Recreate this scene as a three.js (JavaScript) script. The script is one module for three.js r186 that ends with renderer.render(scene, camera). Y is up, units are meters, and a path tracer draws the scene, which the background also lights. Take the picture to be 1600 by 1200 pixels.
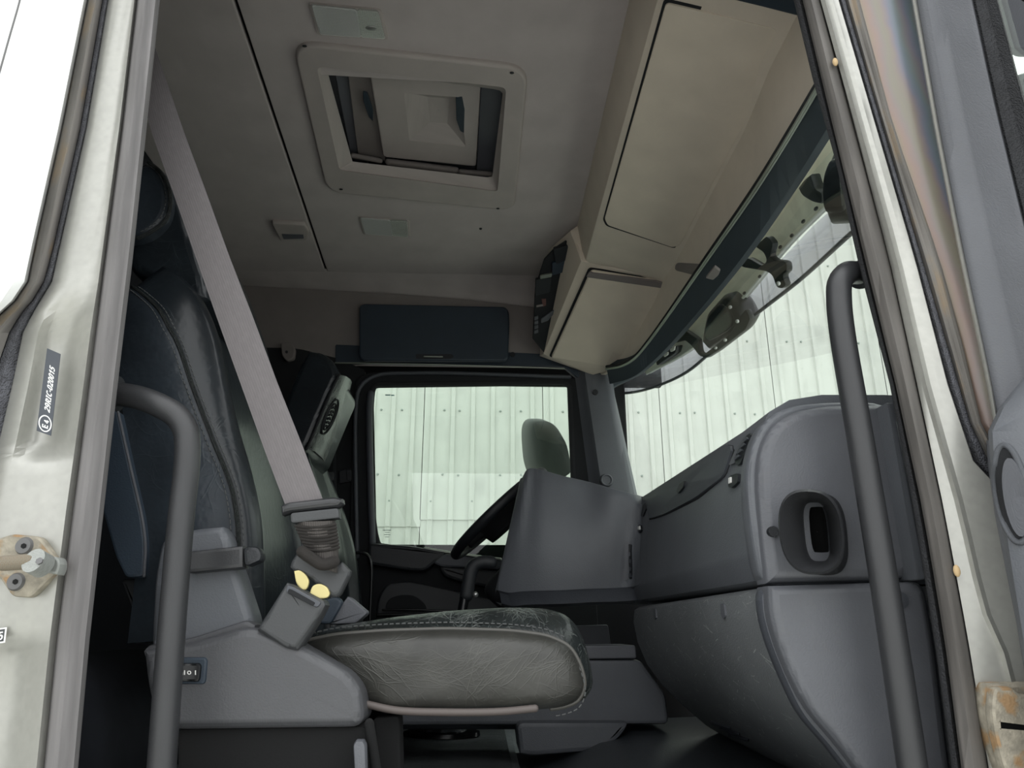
import * as THREE from 'three';
import { RoundedBoxGeometry } from 'three/addons/geometries/RoundedBoxGeometry.js';
import { ConvexGeometry } from 'three/addons/geometries/ConvexGeometry.js';
import { mergeGeometries, mergeVertices, toCreasedNormals } from 'three/addons/utils/BufferGeometryUtils.js';

// ---------- camera, sky, exposure ----------
const V = (x, y, z) => new THREE.Vector3(x, y, z);
const FOCAL = 1155, EYE = V(0, .45, .9), PITCH = 18.4 * Math.PI / 180, YAW = 2.1 * Math.PI / 180;
const scene = new THREE.Scene();
const camera = new THREE.PerspectiveCamera(2 * Math.atan(600 / FOCAL) * 180 / Math.PI, 4 / 3, .02, 200);
camera.position.copy(EYE);
const AIM = V(Math.sin(YAW) * Math.cos(PITCH), Math.sin(PITCH), -Math.cos(YAW) * Math.cos(PITCH));
camera.lookAt(EYE.clone().add(AIM));
scene.add(camera);
const RIGHT = V(Math.cos(YAW), 0, Math.sin(YAW)), UP = RIGHT.clone().cross(AIM);

const renderer = new THREE.WebGLRenderer({ antialias: true });
renderer.toneMapping = THREE.LinearToneMapping;
renderer.toneMappingExposure = 1.0;
renderer.shadowMap.enabled = true;
{ // overcast sky: even grey-white cloud, brighter overhead
  const w = 64, h = 32, d = new Float32Array(w * h * 4);
  for (let j = 0; j < h; j++) for (let i = 0; i < w; i++) {
    const el = ((j + .5) / h - .5) * Math.PI, s = Math.max(0, Math.sin(el));
    const cloud = 1 + .05 * Math.sin(i / w * Math.PI * 4 + j * .6) + .03 * Math.sin(i / w * Math.PI * 10 + 2);
    const L = (1.0 + 1.0 * s) * cloud, k = (j * w + i) * 4;
    d[k] = L * .985; d[k + 1] = L * 1.0; d[k + 2] = L * 1.005; d[k + 3] = 1;
  }
  const sky = new THREE.DataTexture(d, w, h, THREE.RGBAFormat, THREE.FloatType);
  sky.mapping = THREE.EquirectangularReflectionMapping; sky.magFilter = THREE.LinearFilter; sky.needsUpdate = true;
  scene.background = sky; scene.environment = sky;
  scene.backgroundIntensity = scene.environmentIntensity = 1.52;
}

// ---------- measuring: a pixel of the photograph, onto a surface of the place ----------
const rayOf = (u, v) => AIM.clone().addScaledVector(RIGHT, (u - 800) / FOCAL).addScaledVector(UP, (600 - v) / FOCAL);
const PZ = (z) => ({ p: V(0, 0, z), n: V(0, 0, 1) }), PX = (x) => ({ p: V(x, 0, 0), n: V(1, 0, 0) }), PY = (y) => ({ p: V(0, y, 0), n: V(0, 1, 0) });
const P3 = (a, b, c) => ({ p: a.clone(), n: b.clone().sub(a).cross(c.clone().sub(a)).normalize() });
function on(pl, u, v) {
  const d = rayOf(u, v), t = pl.p.clone().sub(EYE).dot(pl.n) / d.dot(pl.n);
  return EYE.clone().addScaledVector(d, t);
}
const z_ = (u, v, z) => on(PZ(z), u, v), x_ = (u, v, x) => on(PX(x), u, v), y_ = (u, v, y) => on(PY(y), u, v);
const caster = new THREE.Raycaster();
function hit(target, u, v) { // where the line of sight of a pixel meets a finished mesh
  target.updateWorldMatrix(true, false);
  caster.set(EYE, rayOf(u, v).normalize());
  const side = target.material.side; target.material.side = THREE.DoubleSide;
  const h = caster.intersectObject(target, false)[0]; target.material.side = side;
  if (!h) return null;
  const n = h.face.normal.clone().transformDirection(target.matrixWorld);
  if (n.dot(caster.ray.direction) > 0) n.negate();
  return { p: h.point, n };
}

// ---------- geometry helpers ----------
let seed = 7;
const rnd = () => { seed = (seed * 1664525 + 1013904223) >>> 0; return seed / 4294967296; };
const lerp = (a, b, t) => a + (b - a) * t;
const curveAt = (pts, s) => { // pts [[s, value], ...], clamped linear with straight continuation
  let i = 0; while (i < pts.length - 2 && s > pts[i + 1][0]) i++;
  const [a, b] = [pts[i], pts[i + 1]]; return lerp(a[1], b[1], (s - a[0]) / (b[0] - a[0]));
};
function roundPoly(pts, r, S = THREE.Shape, bevel = 0) { // corners cut to arcs; points that nearly coincide are dropped so that bevels stay clean
  const n = pts.length, out = [], area = pts.reduce((s, p, i) => { const q = pts[(i + 1) % n]; return s + p.x * q.y - q.x * p.y; }, 0);
  for (let i = 0; i < n; i++) {
    const a = pts[(i + n - 1) % n], b = pts[i], c = pts[(i + 1) % n], rr = Array.isArray(r) ? r[i] : r;
    const la = Math.hypot(a.x - b.x, a.y - b.y), lc = Math.hypot(c.x - b.x, c.y - b.y), k0 = Math.min(rr, la * .46, lc * .46);
    const turn = ((b.x - a.x) * (c.y - b.y) - (b.y - a.y) * (c.x - b.x)) / la / lc, bend = Math.asin(Math.min(1, Math.abs(turn))), chord = 2 * k0 * Math.cos(bend / 2), sag = 2 * k0 * Math.sin(bend / 2), R = sag > 1e-9 ? chord * chord / (2 * sag) : 9;
    const k = bevel && turn * area > 0 && R < 1.3 * bevel ? 0 : k0, m = k > 0 ? (bend < .3 ? 3 : 7) : 0; // too tight for the bevel: keep the corner
    const p = [lerp(b.x, a.x, k / la), lerp(b.y, a.y, k / la)], q = [lerp(b.x, c.x, k / lc), lerp(b.y, c.y, k / lc)];
    for (let j = 0; j <= m; j++) { const t = m ? j / m : 0, w = [(1 - t) * (1 - t), 2 * t * (1 - t), t * t]; out.push(new THREE.Vector2(w[0] * p[0] + w[1] * b.x + w[2] * q[0], w[0] * p[1] + w[1] * b.y + w[2] * q[1])); }
  }
  const size = Math.max(...pts.map((p) => Math.hypot(p.x - pts[0].x, p.y - pts[0].y))), keep = out.filter((p, i) => { const q = out[(i + 1) % out.length]; return Math.hypot(p.x - q.x, p.y - q.y) > size * .0012; });
  return new S(keep);
}
function extr(shape, t, b = .003, seg = 2, curveSegments = 6) { // front at local z = 0, body behind it
  b = Math.min(b, t * .49);
  const g = new THREE.ExtrudeGeometry(shape, { depth: t - 2 * b, bevelEnabled: b > 0, bevelThickness: b, bevelSize: b, bevelOffset: -b, bevelSegments: seg, curveSegments });
  g.translate(0, 0, -(t - b));
  const q = b > 0 ? toCreasedNormals(g, .75) : g, p = q.attributes.position, n = q.attributes.normal; // flat ends, soft edges
  for (let i = 0; i < p.count; i += 3) for (const [z, s] of [[0, 1], [-t, -1]]) if ([0, 1, 2].every((k) => Math.abs(p.getZ(i + k) - z) < 1e-5)) for (let k = 0; k < 3; k++) n.setXYZ(i + k, 0, 0, s);
  return q;
}
function frameOf(pl) {
  const n = pl.n.clone(); if (EYE.clone().sub(pl.p).dot(n) < 0) n.negate();
  const e1 = Math.abs(n.y) > .95 ? V(1, 0, 0) : V(0, 1, 0).cross(n).normalize();
  e1.addScaledVector(n, -e1.dot(n)).normalize();
  return { n, e1, e2: n.clone().cross(e1) };
}
function face(pl, px, { t = .02, b = .003, r = 0, holes = [], lift = 0, seg = 2, hr = .01 } = {}) {
  if (!Array.isArray(r)) r = Math.max(r, b * 1.8); // plate whose outline was measured on the plane pl
  const { n, e1, e2 } = frameOf(pl), o = pl.p;
  const two = (q) => { const p = (q.isVector3 ? q : on(pl, q[0], q[1])).clone().sub(o); return new THREE.Vector2(p.dot(e1), p.dot(e2)); };
  const sh = roundPoly(px.map(two), r, THREE.Shape, Math.min(b, t * .49));
  for (const h of holes) sh.holes.push(roundPoly(h.map(two), hr, THREE.Path));
  const g = extr(sh, t, b, seg); g.translate(0, 0, lift);
  g.applyMatrix4(new THREE.Matrix4().makeBasis(e1, e2, n).setPosition(o)); return g;
}
function loft(rows, { ring = false, caps = false } = {}) {
  const m = rows[0].length, pos = [], uv = [], idx = [], cols = ring ? m + 1 : m; let vv = 0;
  rows.forEach((r, j) => {
    if (j) vv += r[0].distanceTo(rows[j - 1][0]);
    let uu = 0;
    for (let i = 0; i < cols; i++) { const p = r[i % m]; if (i) uu += p.distanceTo(r[(i - 1) % m]); pos.push(p.x, p.y, p.z); uv.push(uu, vv); }
  });
  for (let j = 0; j < rows.length - 1; j++) for (let i = 0; i < cols - 1; i++) { const a = j * cols + i, b = a + 1, c = a + cols, d = c + 1; idx.push(a, c, b, b, c, d); }
  if (caps) for (const [r, flip] of [[rows[0], false], [rows[rows.length - 1], true]]) {
    const k = pos.length / 3, c = r.reduce((s, p) => s.add(p), V(0, 0, 0)).multiplyScalar(1 / m);
    pos.push(c.x, c.y, c.z); uv.push(0, 0);
    for (const p of r) { pos.push(p.x, p.y, p.z); uv.push(p.x - c.x + p.z - c.z, p.y - c.y); }
    for (let i = 0; i < m; i++) idx.push(k, ...(flip ? [k + 1 + i, k + 1 + (i + 1) % m] : [k + 1 + (i + 1) % m, k + 1 + i]));
  }
  const g = new THREE.BufferGeometry();
  g.setAttribute('position', new THREE.Float32BufferAttribute(pos, 3)); g.setAttribute('uv', new THREE.Float32BufferAttribute(uv, 2));
  g.setIndex(idx); g.computeVertexNormals(); return g;
}
const crease = (g, deg = 35) => toCreasedNormals(g, deg * Math.PI / 180);
function smooth(pts, n) { return new THREE.CatmullRomCurve3(pts, false, 'centripetal').getPoints(n); }
function tube(pts, r, { n = 40, k = 12, closed = false } = {}) {
  const c = new THREE.CatmullRomCurve3(pts, closed, 'centripetal'), g = [new THREE.TubeGeometry(c, n, r, k, closed)];
  if (!closed) for (const t of [0, 1]) { const s = new THREE.SphereGeometry(r, k, 6); s.translate(...c.getPoint(t).toArray()); g.push(s); }
  return join(g);
}
function join(list) {
  const out = list.map((g) => { const h = g.index ? g.toNonIndexed() : g; for (const k of Object.keys(h.attributes)) if (!['position', 'normal', 'uv'].includes(k)) h.deleteAttribute(k); return h; });
  return mergeGeometries(out);
}
function box(w, h, d, r = .004, [x, y, z] = [0, 0, 0], [rx, ry, rz] = [0, 0, 0]) {
  const g = new RoundedBoxGeometry(w, h, d, 3, Math.min(r, w * .48, h * .48, d * .48));
  g.rotateX(rx); g.rotateY(ry); g.rotateZ(rz); g.translate(x, y, z); return g;
}
const prismZ = (prof, z0, z1, b = .004, r = .0) => { // profile in x, y swept along z (z0 nearer the open door)
  const g = extr(roundPoly(prof.map(([x, y]) => new THREE.Vector2(x, y)), r, THREE.Shape, b), z0 - z1, b); g.translate(0, 0, z0); return g;
};
function plate(path, back, n) { return null; }
// a strip of body or seal: curves of [v, u] with their own distance z, closed behind
function strip(curves, vs, back = .03, creaseDeg = 40) {
  const rows = vs.map((v) => {
    const f = curves.map((c) => z_(curveAt(c.c, v), v, typeof c.z === 'number' ? c.z : curveAt(c.z, v)));
    const zo = (c) => (typeof c.z === 'number' ? c.z : curveAt(c.z, v)) - back, c0 = curves[0], c1 = curves[curves.length - 1], u0 = curveAt(c0.c, v), u1 = curveAt(c1.c, v), s = Math.min(3, Math.abs(u1 - u0) * .3) * Math.sign(u1 - u0);
    const a = z_(u0 + s, v, zo(c0)), b = z_(u1 - s, v, zo(c1));
    return [...f, b, a];
  });
  return crease(loft(rows, { ring: true, caps: true }), creaseDeg);
}
const range = (a, b, n) => Array.from({ length: n + 1 }, (_, i) => lerp(a, b, i / n));
// a thin piece laid on a finished mesh: outline in pixels, follows the surface
function onto(target, px, { lift = .001, t = .004, r = 6, rings = 5 } = {}) {
  const sh = roundPoly(px.map(([x, y]) => new THREE.Vector2(x, y)), r).getSpacedPoints(48);
  const c = sh.reduce((s, p) => s.add(p), new THREE.Vector2()).multiplyScalar(1 / sh.length);
  let last = null;
  const top = [], n = sh.length - 1;
  for (let k = 0; k <= rings; k++) top.push(sh.slice(0, n).map((p) => {
    const h = hit(target, lerp(c.x, p.x, k / rings), lerp(c.y, p.y, k / rings)) || last; if (!h) throw new Error('onto misses ' + target.name + ' ' + px[0]);
    last = h; return h.p.clone().addScaledVector(h.n, lift);
  }));
  const h0 = hit(target, c.x, c.y) || last, skirt = top[rings].map((p) => p.clone().addScaledVector(h0.n, -t - lift));
  return crease(loft([...top, skirt], { ring: true }), 50);
}

// ---------- scene graph helpers ----------
const taken = new Map();
function numbered(name) { const k = taken.get(name) || 0; taken.set(name, k + 1); return k ? name + '_' + String(k).padStart(3, '0') : name; }
function part(name, geo, mat, parent, label) {
  const m = new THREE.Mesh(Array.isArray(geo) ? join(geo) : geo, mat); m.name = name; m.castShadow = m.receiveShadow = true;
  if (label) m.userData.label = label;
  (parent || scene).add(m); return m;
}
function thing(name, label, category, group) {
  const o = new THREE.Group(); o.name = numbered(name); o.userData = { label, category }; if (group) o.userData.group = group; scene.add(o); return o;
}
function single(name, geo, mat, label, category, group) {
  const m = part(numbered(name), geo, mat); m.userData = { label, category }; if (group) m.userData.group = group; return m;
}
function struct(name, geo, mat, label) {
  const m = geo ? part(name, geo, mat) : new THREE.Group(); m.name = name; m.userData.kind = 'structure'; if (label) m.userData.label = label; if (!geo) scene.add(m); return m;
}

// ---------- procedural materials ----------
const hash = (x, y, s) => { let h = Math.imul(x, 374761393) ^ Math.imul(y, 668265263) ^ Math.imul(s, 2147483647 - 97); h = Math.imul(h ^ (h >>> 13), 1274126177); return ((h ^ (h >>> 16)) >>> 0) / 4294967296; };
const vnoise = (x, y, px, py, s) => {
  const xi = Math.floor(x), yi = Math.floor(y), fx = x - xi, fy = y - yi, a = fx * fx * (3 - 2 * fx), b = fy * fy * (3 - 2 * fy), m = (k, p) => ((k % p) + p) % p;
  const x0 = m(xi, px), x1 = m(xi + 1, px), y0 = m(yi, py), y1 = m(yi + 1, py);
  return lerp(lerp(hash(x0, y0, s), hash(x1, y0, s), a), lerp(hash(x0, y1, s), hash(x1, y1, s), a), b);
};
const fbm = (x, y, per, s, o = 4, py = per) => { let v = 0, a = .5, t = 0; for (let i = 0; i < o; i++) { v += a * vnoise(x, y, per, py, s + i); t += a; a *= .5; x *= 2; y *= 2; per *= 2; py *= 2; } return v / t; };
function tex(n, f, perMetre, srgb = true) { // f(u, v) in 0..1 gives [r, g, b] or a grey
  const d = new Uint8Array(n * n * 4);
  for (let j = 0; j < n; j++) for (let i = 0; i < n; i++) {
    let c = f(i / n, j / n); if (typeof c === 'number') c = [c, c, c];
    const k = (j * n + i) * 4; for (let q = 0; q < 3; q++) d[k + q] = Math.max(0, Math.min(255, c[q] * 255)); d[k + 3] = 255;
  }
  const t = new THREE.DataTexture(d, n, n); t.wrapS = t.wrapT = THREE.RepeatWrapping; t.magFilter = THREE.LinearFilter; t.minFilter = THREE.LinearMipmapLinearFilter; t.generateMipmaps = true;
  if (srgb) t.colorSpace = THREE.SRGBColorSpace;
  if (perMetre) t.repeat.set(perMetre, perMetre);
  t.needsUpdate = true; return t;
}
const rgb = (h) => [(h >> 16 & 255) / 255, (h >> 8 & 255) / 255, (h & 255) / 255];
const tint = (h, k) => rgb(h).map((c) => c * k);
const mixc = (a, b, t) => a.map((c, i) => lerp(c, b[i], t));
const std = (o) => new THREE.MeshStandardMaterial(o), phys = (o) => new THREE.MeshPhysicalMaterial(o);
const grainBump = tex(256, (u, v) => fbm(u * 64, v * 64, 64, 3, 2), 9, false);
const clothBump = tex(256, (u, v) => .5 * fbm(u * 90, v * 90, 90, 5, 2) + .5 * (Math.sin(u * 2 * Math.PI * 64) * Math.sin(v * 2 * Math.PI * 64) * .5 + .5), 14, false);
function mottle(hex, amt, seed_, freq = 6, n = 256, perM = 2.5) { return tex(n, (u, v) => tint(hex, 1 - amt + 2 * amt * fbm(u * freq, v * freq, freq, seed_, 5)), perM); }
function grain(hex, rough = .62, bump = .0006, amt = .06, o = {}) { return std({ map: mottle(hex, amt, hex % 97), roughness: rough, bumpMap: grainBump, bumpScale: bump * .35, ...o }); }
function scratches(hex, amt, seed_, light, count) { // moulded plastic with pale scuffs
  const n = 512, acc = new Float32Array(n * n); seed = seed_;
  for (let k = 0; k < count; k++) {
    let x = rnd() * n, y = rnd() * n, a = rnd() < .6 ? lerp(.9, 2.2, rnd()) : rnd() * 6.3; const L = lerp(4, 34, rnd() ** 2), s = lerp(.25, 1, rnd());
    for (let q = 0; q < L; q++) { const i = ((x | 0) + n) % n, j = ((y | 0) + n) % n; acc[j * n + i] = Math.max(acc[j * n + i], s); x += Math.cos(a); y += Math.sin(a); a += (rnd() - .5) * .12; }
  }
  return tex(n, (u, v) => mixc(tint(hex, 1 - amt + 2 * amt * fbm(u * 6, v * 6, 6, seed_, 5)), rgb(light), .75 * acc[(v * n | 0) * n + (u * n | 0)]), 2);
}
function creases(n, s, long, short) { // worn leather: forking crease lines, some in fans, drawn one by one
  const acc = new Float32Array(n * n); seed = s * 101 + 5;
  const dab = (x, y, v, w) => { for (let j = -2; j <= 2; j++) for (let i = -2; i <= 2; i++) { const px = ((Math.round(x) + i) % n + n) % n, py = ((Math.round(y) + j) % n + n) % n, d = Math.hypot(Math.round(x) + i - x, Math.round(y) + j - y), k = v * Math.exp(-d * d / (w * w)); if (k > acc[py * n + px]) acc[py * n + px] = k; } };
  const draw = (x, y, a, L, v, w, fork) => { let bend = (rnd() - .5) * .03; for (let q = 0; q < L; q++) { const f = Math.sin(Math.PI * Math.min(1, (q + 2) / L)); dab(x, y, v * f, w); x += Math.cos(a); y += Math.sin(a); a += bend + (rnd() - .5) * .16; if (rnd() < .03) bend = (rnd() - .5) * .05; if (fork && rnd() < .02) draw(x, y, a + (rnd() < .5 ? .6 : -.6), L * .4, v * .7, w, 0); } };
  for (let k = 0; k < 14; k++) { const cx = rnd() * n, cy = rnd() * n, a0 = rnd() * 6.3; for (let q = 0; q < long / 14; q++) draw(cx + (rnd() - .5) * 70, cy + (rnd() - .5) * 70, a0 + (rnd() - .5) * 1.1, lerp(30, 120, rnd()), lerp(.25, .9, rnd()), lerp(.6, 1.1, rnd()), 1); }
  for (let q = 0; q < short; q++) draw(rnd() * n, rnd() * n, rnd() * 6.3, lerp(8, 34, rnd()), lerp(.12, .5, rnd()), .7, 0);
  return acc;
}
function leather(hex, pale, crack, s, perM, bump, rough, long = 160, short = 420) {
  const n = 512, acc = creases(n, s, long, short), at = (u, v) => acc[Math.round(v * n) * n + Math.round(u * n)];
  return phys({ map: tex(n, (u, v) => mixc(tint(hex, .82 + .36 * fbm(u * 8, v * 8, 8, s, 4)), rgb(pale), crack * at(u, v)), perM), roughness: rough, bumpMap: tex(n, (u, v) => .7 - Math.min(.4, crack * .7) * at(u, v) + .12 * fbm(u * 60, v * 60, 60, s, 2) + .55 * (fbm(u * 4, v * 6, 4, s + 3, 2, 6) - .5), perM, false), bumpScale: bump, specularIntensity: .8 });
}
function wornSide() { // the cushion's side: creases fan down from both upper corners, fine cracks between; half-metre tile
  const n = 1024, acc = new Float32Array(n * n); seed = 4242;
  const dab = (x, y, v, w) => { const cx = Math.round(x), cy = Math.round(y); for (let j = -3; j <= 3; j++) for (let i = -3; i <= 3; i++) { const px = ((cx + i) % n + n) % n, py = ((cy + j) % n + n) % n, d = Math.hypot(cx + i - x, cy + j - y), k = v * Math.exp(-d * d / (w * w)); if (k > acc[py * n + px]) acc[py * n + px] = k; } };
  const draw = (mx, my, deg, cm, v, w, curl, fork = 1) => { let x = mx * 2 * n, y = my * 2 * n, a = deg * Math.PI / 180, L = cm * .01 * 2 * n, bend = curl / L; for (let q = 0; q < L; q++) { dab(x, y, v * Math.sin(Math.PI * Math.min(1, (q + 3) / L)) * (.7 + .3 * rnd()), w); x += Math.cos(a); y += Math.sin(a); a += bend + (rnd() - .5) * .13; if (fork && rnd() < .012) draw(x / 2 / n, y / 2 / n, a * 180 / Math.PI + (rnd() < .5 ? 35 : -35), cm * .35, v * .7, w * .8, 0, 0); } };
  const R = (a, b) => lerp(a, b, rnd());
  for (let k = 0; k < 70; k++) { const t = rnd(); draw(lerp(-.26, -.13, t), R(.415, .445) - .03 * (1 - t), R(-75, -25) + 20 * t, R(2, 8), R(.15, .6), R(.7, 1.5), R(.1, .8)); }
  for (let k = 0; k < 46; k++) draw(R(-.17, .0), R(.375, .415), R(-18, 14), R(2, 9), R(.1, .4), R(.7, 1.4), R(-.4, .4));
  for (let k = 0; k < 64; k++) draw(R(-.02, .15), R(.405, .445), R(205, 262), R(2, 9), R(.15, .6), R(.7, 1.4), R(-.7, .3));
  for (let k = 0; k < 34; k++) draw(R(.1, .155), R(.35, .42), R(150, 215), R(1.5, 5), R(.15, .5), R(.6, 1.2), R(-.5, .5));
  for (let k = 0; k < 420; k++) draw(R(-.26, .16), R(.335, .45), R(0, 360), R(.4, 1.6), R(.06, .3), .75, R(-.6, .6), 0);
  const at = (u, v) => acc[Math.round(v * n) * n + Math.round(u * n)];
  return phys({ map: tex(n, (u, v) => mixc(tint(0x32322f, .78 + .44 * fbm(u * 14, v * 14, 14, 15, 4)), rgb(0xa9aaa2), .38 * at(u, v)), 2), roughness: .42, bumpMap: tex(n, (u, v) => .6 - .3 * at(u, v) + .06 * fbm(u * 90, v * 90, 90, 16, 2) + .35 * (fbm(u * 9, v * 12, 9, 17, 2, 12) - .5), 2, false), bumpScale: .004 });
}
const M = {
  ceiling: std({ map: mottle(0xbab2b0, .05, 11, 5), roughness: .95, bumpMap: clothBump, bumpScale: .0003 }),
  beige: grain(0xd6cabb, .6, .0005, .03),
  beigeDoor: grain(0xd8ccbc, .55, .0004, .03),
  trimTan: grain(0x7d7674, .6, .0005, .04),
  hatch: grain(0xb0a8a4, .6, .0004, .04),
  hatchDark: grain(0x5d5f66, .55, .0004, .05),
  grey: grain(0x585b60, .5, .0007, .05),
  greyPale: grain(0x585a5f, .52, .0007, .05),
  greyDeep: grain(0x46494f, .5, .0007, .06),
  scuffed: std({ map: scratches(0x6c6f71, .08, 91, 0xe2e3de, 340), roughness: .5, bumpMap: grainBump, bumpScale: .0007 }),
  navy: grain(0x2a3540, .55, .0006, .06),
  black: grain(0x1c1f23, .5, .0006, .08),
  blackGloss: std({ color: 0x101214, roughness: .22 }),
  blackMatt: grain(0x17191c, .85, .0006, .1),
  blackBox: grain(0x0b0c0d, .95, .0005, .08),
  blind: std({ map: mottle(0x2c3740, .05, 23), roughness: .7, bumpMap: clothBump, bumpScale: .0004 }),
  rail: std({ color: 0x9aa096, roughness: .3, metalness: .7 }),
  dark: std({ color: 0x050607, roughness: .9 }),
  curtain: std({ map: mottle(0x1a1c22, .15, 41, 9), roughness: 1 }),
  tubeGrey: grain(0x2f3032, .36, .0003, .07),
  leatherSide: leather(0x2b3137, 0x7a807e, .12, 4, 2.2, .0045, .34, 90, 500),
  leatherWorn: wornSide(),
  leatherTop: leather(0x202424, 0xc2c6be, .75, 24, 4, .003, .26, 420, 900),
  leatherBack: leather(0x1e2327, 0x8a9494, .2, 34, 2.0, .0028, .3, 90, 500),
  thread: std({ color: 0x4c4e4e, roughness: .8 }),
  piping: std({ color: 0x57504d, roughness: .6 }),
  webbing: std({ map: tex(256, (u, v) => tint(0x686465, .97 + .05 * (Math.sin(u * Math.PI * 2 * 26) * .5 + .5) + .1 * (fbm(u * 40, v * 10, 40, 8, 3, 10) - .5)), 10), roughness: .75, bumpMap: tex(256, (u, v) => .5 + .25 * Math.sin(u * Math.PI * 2 * 26) + .25 * Math.sin((v * 40 + u * 26) * Math.PI * 2), 10, false), bumpScale: .00015 }),
  boot: std({ map: mottle(0x3c3835, .12, 51, 12), roughness: .7, bumpMap: tex(128, (u, v) => .5 + .5 * Math.sin(u * Math.PI * 2 * 40), 8, false), bumpScale: .0008 }),
  buckle: grain(0x3b3d3f, .5, .0004, .06),
  tongue: std({ color: 0xc9bd86, roughness: .35, metalness: .55 }),
  silver: phys({ map: tex(512, (u, v) => tint(0xa9a9a3, .9 + .12 * fbm(u * 4, v * 4, 4, 61, 4) + .06 * fbm(u * 90, v * 90, 90, 62, 2) - .22 * Math.max(0, fbm(u * 9, v * 9, 9, 63, 4) - .62)), 1.5), roughness: .38, metalness: .45, clearcoat: .5, clearcoatRoughness: .2 }),
  whitePaint: phys({ map: mottle(0xeceeec, .02, 71), roughness: .4, clearcoat: .6 }),
  seal: std({ map: tex(512, (u, v) => tint(0x716f6f, .8 + .35 * fbm(u * 24, v * 2, 24, 73, 4, 2)), 4), roughness: .72 }),
  sealWorn: std({ map: tex(512, (u, v) => tint(0x5a5754, .75 + .45 * fbm(u * 26, v * 2, 26, 173, 4, 2)), 4), roughness: .66 }),
  sealBrown: std({ map: tex(512, (u, v) => mixc(tint(0x73706c, .8 + .4 * fbm(u * 28, v * 2, 28, 83, 4, 2)), rgb(0x9a7c55), .7 * Math.max(0, fbm(u * 10, v * 4, 10, 84, 4, 4) - .58) * 3), 4), roughness: .68 }),
  sealDark: std({ map: mottle(0x2c2d30, .15, 77, 20), roughness: .8, bumpMap: grainBump, bumpScale: .002 }),
  foam: std({ map: mottle(0x5b5c62, .2, 79, 40), roughness: .95, bumpMap: grainBump, bumpScale: .0035 }),
  oily: phys({ map: tex(512, (u, v) => { const k = u * 14 + (fbm(u * 6, v * 3, 6, 87, 5, 3) - .5) * 1.5, t = Math.max(0, Math.min(1, (k - 1.2) / 1.1)), w = k * 4.2; return mixc(mixc([.47, .42, .37], [.36, .39, .43], t), [.5 + .12 * Math.sin(w), .45 + .05 * Math.sin(w + 2.1), .42 + .1 * Math.sin(w + 4.2)], .18); }, 4), roughness: .3, metalness: .2, clearcoat: .6, clearcoatRoughness: .2 }),
  rusty: std({ map: tex(512, (u, v) => mixc(tint(0x918b7d, .82 + .34 * fbm(u * 18, v * 18, 18, 93, 5)), rgb(0x96693a), Math.max(0, Math.min(.55, (fbm(u * 6, v * 6, 6, 95, 5) - .5) * 3))), 8), roughness: .7, metalness: .2, bumpMap: grainBump, bumpScale: .0004 }),
  steel: std({ color: 0xb9bab8, roughness: .35, metalness: .85 }),
  bolt: std({ color: 0x6a6a6a, roughness: .5, metalness: .6 }),
  plug: std({ color: 0xb89f78, roughness: .8 }),
  glassGreen: phys({ color: new THREE.Color(.89, .955, .9), transmission: 1, thickness: 0, roughness: 0, ior: 1.5 }),
  lensClear: phys({ color: 0xf6f8f6, transmission: .9, thickness: 0, roughness: .12, bumpMap: tex(128, (u, v) => .5 + .25 * Math.sin(u * Math.PI * 16) + .25 * Math.sin(v * Math.PI * 16), 24, false), bumpScale: .002 }),
  lens: phys({ color: 0xf4f6f4, transmission: .45, thickness: 0, roughness: .25, bumpMap: tex(128, (u, v) => .5 + .25 * Math.sin(u * Math.PI * 32) + .25 * Math.sin(v * Math.PI * 32), 24, false), bumpScale: .002 }),
  visorSheet: phys({ color: new THREE.Color(.62, .6, .68), transmission: .75, thickness: 0, roughness: .12 }),
  coverGrey: grain(0x494a4d, .5, .0007, .05),
  wornEdge: std({ color: 0x4b4a46, roughness: .45 }),
  galvanized: std({ map: mottle(0x8f928e, .1, 131, 10), roughness: .45, metalness: .35 }),
  brow: std({ map: mottle(0xe6eae4, .1, 97, 5), roughness: .5 }),
  lampBlack: std({ map: mottle(0x1d211f, .2, 99, 9), roughness: .4 }),
  sheet: std({ map: tex(512, (u, v) => tint(0xc9cbc6, .93 + .08 * fbm(u * 4, v * 8, 8, 103, 5) - .1 * Math.max(0, fbm(u * 14, v * 5, 70, 104, 4) - .6) * 2), .8), roughness: .55, metalness: .1 }),
  screw: std({ color: 0x8e9792, roughness: .5, metalness: .4 }),
  concrete: std({ map: mottle(0xc2c2bc, .08, 107, 8, 512, .5), roughness: .95 }),
  mat: std({ map: mottle(0x868c8e, .15, 109), roughness: .6, bumpMap: tex(256, (u, v) => (Math.sin(v * Math.PI * 2 * 26) > .2 ? 1 : 0) * .8, 4, false), bumpScale: .003 }),
  tunnel: std({ map: mottle(0x363a3e, .1, 113), roughness: .32, bumpMap: grainBump, bumpScale: .0005 }),
  mirrorGlass: std({ color: 0xcfd8d4, roughness: .04, metalness: 1 }),
  fabricDark: std({ map: mottle(0x23262c, .12, 117, 20), roughness: 1 }),
  white: std({ color: 0xe8e8e4, roughness: .5 }),
};

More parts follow.
